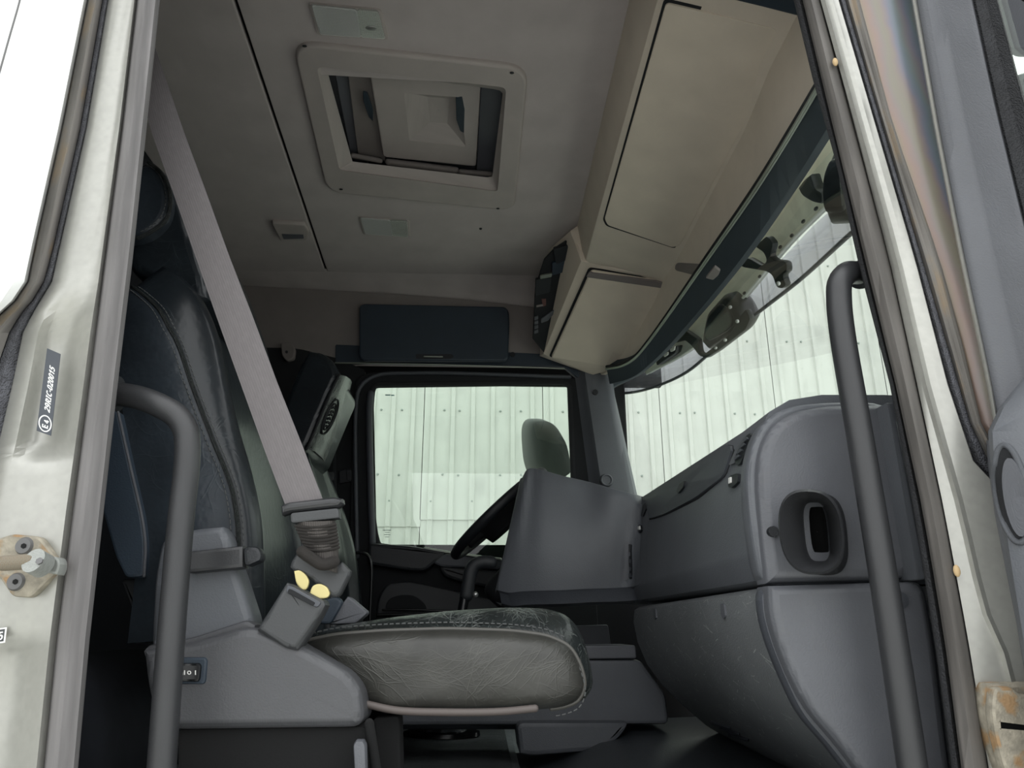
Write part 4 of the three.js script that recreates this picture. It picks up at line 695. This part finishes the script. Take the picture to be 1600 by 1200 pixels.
{
  const t = thing('cab_chair', 'black leather passenger seat with grey base cover nearest the open door', 'seat');
  const zS = -.21, s2 = (u, v, z = zS) => { const p = z_(u, v, z); return [p.x, p.y]; };
  const spine = [[412, 985], [412, 900], [409, 815], [394, 740], [374, 672], [358, 600], [340, 520], [312, 462], [272, 420], [236, 390]].map(([u, v]) => s2(u, v, zS - .03));
  const b = backrest(t, spine, zS, .5, null, .17);
  const back = part('backrest', loft(b.rows, { ring: true, caps: true }), M.leatherBack, t);
  part('side_panel', crease(loft(b.rows.map((r) => [r[0].clone().add(V(-.01, 0, .0)), r[1].clone().add(V(0, 0, .003)), r[2].clone().add(V(0, 0, .005)), r[3].clone().lerp(r[2], .12).add(V(0, 0, .005)), r[3].clone().lerp(r[2], .1).add(V(0, 0, -.004))])), 60), M.leatherSide, t);
  part('piping', tube(b.seamA.map((p) => p.clone().add(V(.002, 0, .004))), .0035, { n: 90, k: 6 }), M.leatherTop, t);
  part('stitching', [dashes(b.seamA.slice(0, 35), .009, .006, .0009, V(.009, .002, .0045)), dashes(b.seamA.slice(0, 35), .009, .006, .0009, V(-.007, -.002, .007))], M.thread, t).userData.kind = 'stuff';
  part('front_seam', [tube(b.seamB, .003, { n: 80, k: 6 }), tube(b.seamC, .003, { n: 80, k: 6 })], M.greyDeep, t);
  // headrest: wedge that leans forward, with a stitched side panel
  const hp = [[196, 420], [200, 300], [212, 262], [228, 252], [250, 260], [272, 287], [292, 330], [312, 388], [328, 440], [330, 470], [300, 480]].map(([u, v]) => z_(u, v, -.27));
  const hg = extr(roundPoly(hp.map((p) => new THREE.Vector2(p.x, p.y)), .03, THREE.Shape, .02), .40, .02, 5); hg.translate(0, 0, -.262);
  const hr = part('headrest', hg, M.leatherBack, t);
  part('headrest_side', face(PZ(-.235), [[190, 372], [196, 300], [212, 262], [228, 254], [246, 261], [260, 284], [265, 312], [258, 340], [238, 360], [214, 371]], { t: .06, b: .012, r: .02, seg: 4 }), M.leatherSide, hr);
  part('headrest_piping', tube([z_(233, 254, -.235), z_(250, 268, -.235), z_(263, 292, -.235), z_(266, 320, -.235), z_(258, 345, -.235), z_(238, 361, -.235), z_(216, 372, -.235)], .0035, { k: 8 }), M.leatherTop, hr);
  part('headrest_stitching', dashes([z_(229, 257, -.238), z_(246, 270, -.238), z_(258, 293, -.238), z_(260, 318, -.238), z_(252, 340, -.238), z_(234, 356, -.238), z_(216, 366, -.238)], .008, .005, .0009, V(0, 0, .003)), M.thread, hr).userData.kind = 'stuff';
  // hard shell behind the cushion, its bright edge and the link below
  part('back_shell', face(PZ(-.195), [[150, 640], [184, 640], [205, 735], [222, 808], [227, 850], [225, 901], [196, 903], [180, 870], [160, 800]], { t: .3, b: .004, r: .006 }), M.navy, t);
  part('shell_edge', tube([[184, 642], [205, 735], [222, 810], [227, 852], [225, 900]].map(([u, v]) => z_(u, v, -.197)), .0022, { k: 6 }), M.greyPale, t);
  part('link_bar', face(PZ(-.215), [[188, 905], [228, 905], [238, 960], [240, 1008], [228, 1002], [212, 968]], { t: .04, b: .004, r: .006 }), M.blackMatt, t);
  part('recliner_cover', [face(PZ(-.165), [[252, 838], [300, 826], [346, 822], [356, 836], [366, 880], [394, 968], [394, 990], [300, 1012], [234, 1022], [240, 900]], { t: .06, b: .01, r: .012, seg: 3 })], M.grey, t);
  const lev = part('armrest_lever', face(PZ(-.145), [[288, 862], [380, 852], [380, 887], [288, 896]], { t: .03, b: .005, r: .004 }), M.tubeGrey, t);
  part('lever_tip', face(PZ(-.143), [[379, 853], [404, 854], [409, 868], [406, 876], [381, 887]], { t: .026, b: .005, r: .005 }), M.black, lev);
  const cover = part('base_cover', face(PZ(-.135), [[222, 1016], [300, 1003], [393, 976], [478, 1013], [544, 1051], [563, 1076], [571, 1137], [272, 1141], [240, 1130], [226, 1060]], { t: .09, b: .012, r: .014, seg: 4 }), M.coverGrey, t, 'grey plastic base cover');
  part('cover_lip', face(PZ(-.155), [[222, 1018], [230, 1008], [300, 996], [386, 968], [400, 976], [398, 990], [300, 1018], [226, 1030]], { t: .04, b: .006, r: .006 }), M.coverGrey, t);
  // rocker switch
  const sw = part('switch_bezel', face(PZ(-.133), [[270, 1027], [321, 1027], [324, 1032], [321, 1069], [270, 1069]], { t: .02, b: .003, r: .004, lift: .001 }), M.navy, t);
  const pl = PZ(-.129), sc = document.createElement('canvas'); sc.width = 256; sc.height = 128;
  part('rocker', face(PZ(-.131), [[272, 1036], [312, 1036], [315, 1040], [313, 1061], [310, 1065], [272, 1065]], { t: .012, b: .003, r: .003, lift: .003 }), M.blackGloss, sw);
  const mk = (px) => face(PZ(-.1275), px, { t: .001, b: 0 }), O = Array.from({ length: 20 }, (_, i) => [295.5 + 3.1 * Math.cos(i * Math.PI / 10), 1051 + 3.1 * Math.sin(i * Math.PI / 10)]);
  part('switch_marks', [mk([[284.6, 1047.5], [286, 1047.5], [286, 1054.5], [284.6, 1054.5]]), mk([[287.6, 1047.5], [289, 1047.5], [289, 1054.5], [287.6, 1054.5]]), mk([[304.6, 1047.5], [306, 1047.5], [306, 1054.5], [304.6, 1054.5]]), face(PZ(-.1275), O, { t: .001, b: 0, holes: [O.map(([u, v]) => [295.5 + (u - 295.5) * .6, 1051 + (v - 1051) * .6])], hr: 0 })], M.white, sw);
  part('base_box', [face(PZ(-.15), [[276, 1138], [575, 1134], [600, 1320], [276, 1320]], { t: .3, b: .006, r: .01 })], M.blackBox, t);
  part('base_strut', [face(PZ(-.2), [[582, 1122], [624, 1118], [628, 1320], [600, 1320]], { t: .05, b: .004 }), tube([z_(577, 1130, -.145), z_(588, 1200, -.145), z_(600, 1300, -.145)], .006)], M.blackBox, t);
  part('height_lever', face(PZ(-.12), [[551, 1164], [556, 1157], [567, 1157], [571, 1164], [574, 1260], [556, 1260]], { t: .02, b: .005, r: .008 }), M.greyPale, t);
  // cushion
  const outline = [[462, 1006], [520, 992], [600, 986], [700, 983], [800, 986], [858, 994], [892, 1011], [908, 1040], [915, 1072], [905, 1096], [880, 1106], [832, 1111], [720, 1115], [620, 1116], [580, 1112], [560, 1090], [520, 1052]];
  const c0 = outline.map(([u, v]) => { const p = z_(u, v, -.2); return new THREE.Vector2(p.x, p.y); });
  const ringPts = roundPoly(c0, .02).getSpacedPoints(110).slice(0, -1), ctr = V(.0, .4, 0);
  const ringAt = (z, k, lift = 0, front = 0) => ringPts.map((p) => { const up = Math.max(0, Math.min(1, (p.y - .385) / .05)), fr = Math.max(0, Math.min(1, (p.x - .02) / .12)), roll = .45 + .75 * Math.max(0, Math.min(1, (p.x + .2) / .28)); return V(lerp(ctr.x, p.x, k) + front * fr, lerp(ctr.y, p.y, lerp(1, k, .9)) + lift * up * roll, z); });
  const rowsC = [ringAt(-.172, .0002), ringAt(-.173, .3), ringAt(-.176, .6), ringAt(-.182, .8), ringAt(-.192, .93), ringAt(-.202, .985), ringAt(-.21, 1.0), ringAt(-.219, 1, .010, .010), ringAt(-.236, 1, .022, .016), ringAt(-.26, 1, .031, .02), ringAt(-.29, 1, .031, .022), ringAt(-.34, 1, .022, .026), ringAt(-.45, 1, .018, .03), ringAt(-.56, 1, .024, .026), ringAt(-.62, 1, .04, .02), ringAt(-.67, 1, .038, .014), ringAt(-.70, .99, .02), ringAt(-.715, .9), ringAt(-.717, .3)];
  const cushion = part('cushion', loft(rowsC.slice(6), { ring: true }), M.leatherTop, t);
  const side = loft(rowsC.slice(0, 7), { ring: true });
  { const p = side.attributes.position, u = side.attributes.uv; for (let i = 0; i < p.count; i++) u.setXY(i, p.getX(i), p.getY(i)); }
  part('cushion_side', side, M.leatherWorn, t, 'worn creased side of the cushion');
  const rim = ringAt(-.2105, 1.008), i0 = rim.reduce((m, p, i) => (p.x < rim[m].x ? i : m), 0);
  const arc = []; for (let k = 0; k < rim.length; k++) { const p = rim[(i0 + k) % rim.length]; arc.push(p); } 
  const upArc = arc.filter((p) => p.y > .425 || p.x > .09).sort((a, b2) => Math.atan2(a.y - .36, a.x - .0) < Math.atan2(b2.y - .36, b2.x - .0) ? 1 : -1);
  part('cushion_piping', tube(upArc, .0035, { n: 140, k: 6 }), M.wornEdge, t);
  part('cushion_stitching', [dashes(upArc, .0085, .0055, .0011, V(0, -.009, .008)), dashes(upArc, .0085, .0055, .0011, V(0, .009, -.006))], M.thread, t).userData.kind = 'stuff';
  part('hem', tube([[570, 1100], [620, 1110], [700, 1113], [780, 1112], [836, 1107]].map(([u, v]) => z_(u, v, -.178)), .005, { k: 8 }), M.piping, t);
}
{
  const t = thing('cab_chair', 'black leather driver seat with an embossed oval on its headrest, on the far side', 'seat');
  const Z = -1.42, s2 = (u, v, z = -1.5) => { const p = z_(u, v, z); return [p.x, p.y]; };
  const spine = [[565, 985], [558, 900], [552, 862], [540, 815], [522, 765], [507, 725]].map(([u, v]) => s2(u, v, -1.8));
  const b = backrest(t, spine, Z, .46, null, .15);
  part('backrest', loft(b.rows, { ring: true, caps: true }), M.leatherBack, t);
  part('piping', tube(b.seamA, .004, { n: 60, k: 6 }), M.thread, t);
  // headrest with the lit front and an embossed oval
  const pf = [[480, 700], [500, 652], [520, 606], [530, 584], [520, 562], [502, 549], [482, 547], [468, 570], [440, 640], [420, 720], [440, 730]].map(([u, v]) => { const p = z_(u, v, Z - .01); return new THREE.Vector2(p.x, p.y); });
  const hg = extr(roundPoly(pf, .02, THREE.Shape, .02), .36, .02, 5); hg.translate(0, 0, Z - .01);
  const h = part('headrest', hg, M.leatherBack, t);
  const a = z_(480, 690, Z - .02), c = z_(526, 585, Z - .02), fr = [[482, 702], [501, 656], [521, 609], [532, 586]].map(([u, v]) => z_(u, v, Z - .012)), fo = [[506, 727], [522, 688], [536, 640], [546, 598]].map(([u, v]) => z_(u, v, Z - .34));
  const A = smooth(fr, 14), B = smooth(fo, 14);
  const front = part('headrest_front', loft(A.map((p, i) => [p.clone().add(V(-.01, 0, 0)), p, p.clone().lerp(B[i], .12).add(V(.014, 0, 0)), p.clone().lerp(B[i], .5).add(V(.018, 0, 0)), p.clone().lerp(B[i], .9).add(V(.012, 0, 0)), B[i]])), M.leatherTop, h);
  const oval = (k) => Array.from({ length: 33 }, (_, i) => { const q = i / 32 * Math.PI * 2, x = 8 * k * Math.cos(q), y = 27 * k * Math.sin(q); const hh = hit(front, 515 + x - y * .38, 651 + y) ; return hh ? hh.p.addScaledVector(hh.n, .002) : null; }).filter(Boolean);
  for (const k of [1, .75]) { const o = oval(k); if (o.length > 6) part('oval_emboss', tube(o, .0028, { n: 60, k: 6 }), M.blackMatt, front); }
  for (const [u, v] of [[520, 637], [518, 643], [516, 648], [513.5, 654], [511, 660], [508.5, 666]]) { const q = hit(front, u, v); if (q) part('oval_letter', tube([[-2, 1], [1.5, -1.5], [2, 1.5]].map(([x, y]) => { const r = hit(front, u + x, v + y) || q; return r.p.clone().addScaledVector(r.n, .002); }), .0026, { n: 8, k: 5 }), M.blackMatt, front); }
  part('headrest_piping', tube(A.map((p) => p.clone().add(V(-.004, 0, .004))), .004, { k: 6 }), M.blackMatt, h);
  const outline = [[470, 1000], [560, 986], [650, 975], [740, 972], [800, 985], [815, 1020], [790, 1050], [560, 1050]].map(([u, v]) => { const p = z_(u, v + 14, Z); return new THREE.Vector2(p.x, p.y); });
  const cg = extr(roundPoly(outline, .05, THREE.Shape, .03), .48, .03, 4); cg.translate(0, 0, Z); part('cushion', cg, M.leatherBack, t);
  part('pedestal', boxAt(-.8, -.4, .1, .3, Z - .05, Z - .42), M.blackMatt, t);
}

// ================= BELTS =================
{
  const t = thing('seat_belt', 'grey seat belt running from the door pillar down to a buckle beside the passenger seat', 'seat belt');
  const l = [[-40, 168], [80, 204], [205, 236], [300, 270], [400, 305], [500, 340], [600, 376], [700, 412], [790, 446]], r = [[-40, 205], [80, 244], [200, 285], [300, 322], [400, 358], [500, 397], [600, 434], [700, 474], [790, 508]];
  const zb = (v) => lerp(-.2, -.14, v / 790);
  part('webbing', crease(loft(range(-40, 792, 30).map((v) => { const a = z_(curveAt(l, v), v, zb(v)), b = z_(curveAt(r, v), v, zb(v)); const m = a.clone().lerp(b, .5).add(V(0, 0, .002)); return [a, m, b, b.clone().add(V(0, 0, -.0015)), m.clone().add(V(0, 0, -.0015)), a.clone().add(V(0, 0, -.0015))]; }), { ring: true }), 60), M.webbing, t);
  part('guide_top', face(PZ(-.125), [[437, 789], [447, 784], [520, 775], [534, 778], [535, 785], [528, 791], [450, 800], [439, 804]], { t: .03, b: .009, r: .01, seg: 4 }), M.tubeGrey, t);
  part('guide_bar', face(PZ(-.128), [[453, 801], [529, 793], [530, 809], [454, 818]], { t: .02, b: .003, r: .002 }), M.buckle, t);
  const boot = [[462, 816, 524], [466, 835, 526], [470, 846, 528], [476, 856, 529], [480, 866, 529], [492, 880, 528], [508, 894, 527]];
  part('boot', crease(loft(boot.map(([u0, v, u1], k) => range(0, Math.PI * 2, 20).slice(0, -1).map((q) => { const c = Math.cos(q), s = Math.sin(q); return z_((u0 + u1) / 2 + (u1 - u0) / 2 * Math.sign(c) * Math.abs(c) ** .6, v - (c + 1) * 1.5 + (k > 3 ? (c) * 5 : 0), -.14 + .012 * s + (k % 2) * .002); })), { ring: true, caps: true }), 60), M.boot, t, 'dark ribbed rubber boot');
  part('boot_ribs', range(0, 1, 7).map((s) => tube([0, .25, .5, .75, 1].map((q) => z_(lerp(lerp(462, 478, s), lerp(524, 529, s), q), lerp(822, 858, s) + 4 * Math.sin(q * 3.1) - q * 3, -.128)), .0022, { n: 14, k: 5 })), M.boot, t);
  part('boot_fold', tube([z_(472, 862, -.124), z_(486, 872, -.122), z_(505, 882, -.122), z_(522, 878, -.126)], .008, { n: 24 }), M.boot, t);
  const tg = part('tongue_cover', face(PZ(-.143), [[470, 853], [480, 852], [512, 876], [527, 882], [534, 878], [547, 892], [546, 898], [530, 931], [518, 934], [500, 918], [482, 903], [462, 896], [452, 886], [454, 877]], { t: .022, b: .006, r: .012, seg: 3 }), M.buckle, t);
  part('tongue', [face(PZ(-.139), [[459, 892], [468, 890], [478, 897], [484, 908], [480, 920], [472, 924], [462, 912]], { t: .006, b: .002, r: .008 }), face(PZ(-.139), [[488, 914], [500, 911], [512, 917], [516, 928], [512, 934], [490, 938], [482, 930]], { t: .006, b: .002, r: .01 })], M.tongue, t, 'yellowish metal tongue');
}
{
  const t = thing('belt_buckle', 'grey belt buckle with an open slot on the near corner of the passenger seat', 'buckle');
  part('body', face(PZ(-.128), [[447, 910], [455, 912], [505, 938], [508, 945], [494, 972], [464, 1016], [447, 1014], [400, 984], [412, 965]], { t: .04, b: .007, r: .005, seg: 3 }), M.buckle, t);
  part('slot_plate', face(PZ(-.1275), [[449, 914], [458, 916], [503, 941], [496, 950], [447, 926]], { t: .01, b: .002, r: .003, lift: .002 }), M.greyDeep, t);
  part('slot', face(PZ(-.1255), [[451, 920], [456, 921], [493, 942], [489, 947], [449, 926]], { t: .006, b: .001, r: .002, lift: .001 }), M.blackMatt, t);
}
{
  const t = thing('belt_buckle', 'second smaller grey buckle block behind the first, above the seat cushion', 'buckle');
  part('body', face(PZ(-.3), [[543, 932], [548, 934], [575, 957], [556, 974], [512, 976], [516, 968]], { t: .03, b: .003, r: .002 }), M.greyPale, t);
  part('stalk', face(PZ(-.29), [[498, 938], [526, 932], [536, 940], [516, 976], [494, 974]], { t: .02, b: .004, r: .004 }), M.navy, t);
}
{
  const t = thing('driver_belt', 'narrow dark seat belt hanging on the far door pillar beside the driver headrest', 'seat belt');
  part('webbing', face(PZ(-2.08), [[519, 692], [524, 690], [526, 780], [560, 880], [540, 880], [522, 790]], { t: .004, b: .001 }), M.black, t);
  part('webbing', face(PZ(-2.07), [[510, 752], [520, 752], [519, 800], [506, 800]], { t: .004, b: .001 }), M.fabricDark, t);
  part('tongue', face(PZ(-2.06), [[510, 738], [521, 737], [521, 750], [511, 751]], { t: .02, b: .003, r: .002 }), M.buckle, t);
}

// ================= HANDLES, WHEEL, LEVERS =================
{
  const t = thing('grab_handle', 'black tubular grab handle beside the windscreen pillar, right of the dashboard end', 'grab handle');
  part('tube', tube([z_(1352, 427, -.14), z_(1342, 427, -.1), z_(1334, 426, -.075), z_(1322, 428, -.055), z_(1312, 442, -.05), z_(1311, 470, -.05), z_(1316, 520, -.05), z_(1345, 690, -.05), z_(1380, 900, -.05), z_(1425, 1195, -.05), z_(1440, 1300, -.05)], .0172, { n: 120, k: 20 }), M.tubeGrey, t);
  part('foot', new THREE.CylinderGeometry(.019, .021, .02, 20).rotateX(Math.PI / 2).translate(...z_(1345, 428, -.105).toArray()), M.black, t);
}
{
  const t = thing('grab_handle', 'grey tubular grab handle bent out of the left door pillar in front of the seat', 'grab handle');
  part('tube', tube([z_(150, 612, -.09), z_(185, 616, -.075), z_(215, 621, -.065), z_(250, 634, -.06), z_(276, 650, -.06), z_(290, 672, -.06), z_(293, 700, -.06), z_(291, 740, -.06), z_(284, 800, -.06), z_(271, 950, -.06), z_(254, 1180, -.06), z_(246, 1300, -.06)], .0162, { n: 120, k: 20 }), M.tubeGrey, t);
  part('foot', new THREE.CylinderGeometry(.024, .024, .012, 20).rotateZ(Math.PI / 2).translate(...z_(178, 615, -.078).toArray()), M.black, t);
}
{
  const t = thing('steering_wheel', 'dark steering wheel seen edge-on behind the binnacle', 'steering wheel');
  const b = z_(712, 866, -1.62), R = .2, a = 43 * Math.PI / 180, c = b.clone().add(V(R * Math.cos(a), R * Math.sin(a), 0));
  const g = new THREE.Group(); g.position.copy(c); t.position.copy(c);
  const rot = (x) => x.rotateX(Math.PI / 2).rotateZ(a);
  part('rim', rot(new THREE.TorusGeometry(R, .017, 14, 72)), M.black, t);
  part('hub', [rot(new THREE.CylinderGeometry(.085, .1, .06, 28).rotateX(Math.PI / 2).translate(0, 0, .025)), rot(box(.3, .06, .022, .01, [0, 0, .01])), rot(box(.05, .2, .022, .01, [0, -.1, .01]))], M.blackMatt, t);
  part('column_cover', [box(.13, .34, .13, .03, [.1, -.17, 0], [0, 0, -.72])], M.blackMatt, t);
}
{
  const t = thing('gear_lever', 'black bent gear lever standing behind the seat cushion', 'gear lever');
  part('grip', tube([z_(767, 879, -1.2), z_(752, 879, -1.2), z_(741, 884, -1.2), z_(735, 895, -1.2), z_(732, 912, -1.2), z_(729, 930, -1.2)], .0185, { k: 16 }), M.black, t);
  part('grip_back', face(PZ(-1.2), [[735, 905], [741, 898], [738, 920], [740, 932], [726, 935], [728, 920]], { t: .03, b: .008, r: .006 }), M.black, t);
  part('rod', tube([z_(726, 934, -1.2), z_(718, 985, -1.2), z_(712, 1030, -1.2)], .014, { k: 14 }), M.blackGloss, t);
  part('release_knob', new THREE.SphereGeometry(.008, 12, 8).translate(...z_(743, 929, -1.2).toArray()), M.steel, t);
}
{
  const t = thing('seat_rail_handle', 'thin black glossy loop handle standing before the far door panel', 'handle');
  part('loop', tube([z_(540, 866, -1.98), z_(566, 864, -1.98), z_(576, 869, -1.98), z_(580, 882, -1.98), z_(580, 920, -1.98), z_(578, 965, -1.98), z_(578, 1040, -1.98)], .006, { k: 10 }), M.blackGloss, t);
}
{
  const t = thing('lever_gaiter', 'black pleated gaiter on the floor plate under the seat cushion', 'gaiter');
  part('plate', crease(loft([[.0, 1], [.012, .98], [.016, .9], [.016, .1]].map(([h, k]) => Array.from({ length: 36 }, (_, i) => { const q = i / 36 * Math.PI * 2; const p = y_(690, 1149, .115); return V(p.x + .13 * k * Math.cos(q), p.y + h, p.z + .09 * k * Math.sin(q)); })), { ring: true }), 50), M.blackGloss, t);
  part('boot', loft(range(0, 1, 8).map((s) => Array.from({ length: 40 }, (_, i) => { const q = i / 40 * Math.PI * 2, k = lerp(.078, .045, s) + .006 * Math.sin(q * 9 + s * 5); const p = y_(690, 1149, .115); return V(p.x + k * Math.cos(q), p.y + .016 + s * .12, p.z + k * .8 * Math.sin(q)); })), { ring: true, caps: true }), M.tunnel, t);
}
{
  const t = thing('footwell_mat', 'dark rubber floor mat with fine cross ribs', 'floor mat');
  part('sheet', boxAt(-.6, .1, .1, .108, -2.1, -1.0, .003), M.mat, t);
  part('ribs', range(-1.0, -2.08, 54).map((z) => boxAt(-.58, .08, .107, .112, z, z - .007, .002)), M.mat, t).userData.kind = 'stuff';
}
{
  const t = thing('bunk_cushion', 'dark cushion edge low behind the left door pillar', 'cushion');
  part('cover', extr(roundPoly([[60, 1010], [128, 1050], [150, 1090], [158, 1140], [154, 1260], [60, 1260]].map(([u, v]) => { const p = z_(u, v, -.25); return new THREE.Vector2(p.x, p.y); }), .03), .6, .03, 4).translate(0, 0, -.25), M.fabricDark, t);
}

// ================= FITTINGS ON THE DOOR PILLARS =================
{
  const t = thing('door_striker', 'weathered metal door striker plate with a round pin on the left door pillar', 'door striker');
  part('plate', face(PZ(.012), [[-30, 850], [18, 834], [62, 838], [96, 880], [94, 888], [48, 934], [18, 932], [-4, 900], [-30, 905]], { t: .014, b: .003, r: .006, seg: 2 }), M.rusty, t);
  const pa = z_(6, 880, .045), pb = z_(54, 877, .045);
  part('pin', tube([pa, pb], .0085, { n: 4, k: 16 }), M.rusty, t);
  part('pin_head', new THREE.CylinderGeometry(.0135, .0135, .016, 24).rotateX(Math.PI / 2 - .3).rotateY(-.25).translate(...z_(60, 880, .047).toArray()), M.galvanized, t);
  part('head_screw', new THREE.CylinderGeometry(.004, .004, .003, 6).rotateX(Math.PI / 2 - .3).translate(...z_(62, 877, .058).toArray()), M.bolt, t);
  part('pin_block', face(PZ(.034), [[62, 866], [93, 871], [94, 886], [89, 898], [66, 894]], { t: .018, b: .003, r: .003 }), M.galvanized, t);
  for (const [u, v] of [[37, 853], [24, 909]]) { part('screw', new THREE.CylinderGeometry(.0085, .0105, .004, 20).rotateX(Math.PI / 2).translate(...z_(u, v, .0135).toArray()), M.bolt, t); part('screw_socket', new THREE.CylinderGeometry(.003, .003, .002, 6).rotateX(Math.PI / 2).translate(...z_(u, v, .0157).toArray()), M.dark, t); }
}
function canvasPlate(w, h, draw) { const c = document.createElement('canvas'); c.width = w; c.height = h; draw(c.getContext('2d'), w, h); const x = new THREE.CanvasTexture(c); x.colorSpace = THREE.SRGBColorSpace; return x; }
function sticker(name, label, cat, quad, z, map, group) { // quad: four measured corners, bottom left first
  const p = quad.map(([u, v]) => z_(u, v, z)), b = p.map((q) => q.clone().add(V(0, 0, -.0008))), pos = [], uv = [], U = [[0, 0], [1, 0], [1, 1], [0, 1]];
  const tri = (...k) => k.forEach(([q, t]) => { pos.push(q.x, q.y, q.z); uv.push(...t); });
  for (const [i, j, k] of [[0, 1, 2], [0, 2, 3]]) tri([p[i], U[i]], [p[j], U[j]], [p[k], U[k]]);
  for (let i = 0; i < 4; i++) { const j = (i + 1) % 4; tri([p[i], U[i]], [b[i], U[i]], [b[j], U[j]]); tri([p[i], U[i]], [b[j], U[j]], [p[j], U[j]]); }
  for (const [i, j, k] of [[0, 2, 1], [0, 3, 2]]) tri([b[i], [0, 0]], [b[j], [0, 0]], [b[k], [0, 0]]);
  const g = new THREE.BufferGeometry(); g.setAttribute('position', new THREE.Float32BufferAttribute(pos, 3)); g.setAttribute('uv', new THREE.Float32BufferAttribute(uv, 2)); g.computeVertexNormals();
  single(name, g, std({ map, roughness: .4 }), label, cat, group);
}
sticker('approval_label', 'dark approval label with white lettering on the left door pillar', 'label', [[79.5, 681], [94.5, 553], [73.5, 544], [57, 673]], .0025, canvasPlate(1024, 160, (g, w, h) => {
  g.fillStyle = '#3d4249'; g.fillRect(0, 0, w, h); g.fillStyle = g.strokeStyle = '#f2f2ee';
  g.lineWidth = 13; g.beginPath(); g.ellipse(118, 82, 92, 66, 0, 0, 7); g.stroke();
  g.font = 'bold 92px sans-serif'; g.textBaseline = 'middle'; g.fillText('E', 58, 86); g.font = 'bold 74px sans-serif'; g.fillText('4', 124, 94);
  g.font = 'italic bold 88px sans-serif'; g.save(); g.transform(1, 0, -.16, 1, 14, 0); g.fillText('29RIC-020015', 258, 86, 610); g.restore();
}));
sticker('number_label', 'small black and white number label low on the left door pillar', 'label', [[-14, 1007], [7.5, 1004], [10.5, 980], [-10, 983]], .006, canvasPlate(256, 256, (g, w, h) => {
  g.fillStyle = '#f0f0ec'; g.fillRect(0, 0, w, h); g.fillStyle = '#3c3f40'; g.fillRect(0, 24, w - 26, h - 48); g.fillStyle = '#f0f0ec'; g.font = 'bold 190px sans-serif'; g.textBaseline = 'middle'; g.fillText('5', 108, 134);
}));
{
  const t = new THREE.Group(); t.name = 'hinge'; t.userData.label = 'rusty weathered metal hinge'; scene.getObjectByName('door_2').add(t);
  const P = (px, z, o) => face(PZ(z), px, o);
  part('back_plate', P([[1546, 1076], [1550, 1068], [1600, 1066], [1700, 1070], [1700, 1300], [1600, 1280], [1570, 1200], [1554, 1150], [1545, 1110]], .02, { t: .03, b: .005, r: .012 }), M.rusty, t);
  part('leaf', P([[1552, 1080], [1557, 1073], [1582, 1073], [1592, 1083], [1640, 1090], [1690, 1200], [1690, 1290], [1595, 1270], [1568, 1198], [1555, 1150], [1549, 1110]], .03, { t: .014, b: .004, r: .006, holes: [[[1557, 1121], [1620, 1129], [1620, 1149], [1559, 1144]]], hr: .002 }), M.rusty, t);
  part('slot', P([[1555, 1124], [1622, 1132], [1622, 1147], [1557, 1142]], .0215, { t: .004, b: 0 }), M.dark, t);
}
scene.traverse((o) => { if (o.isMesh) { o.castShadow = o.receiveShadow = true; } });
renderer.render(scene, camera);
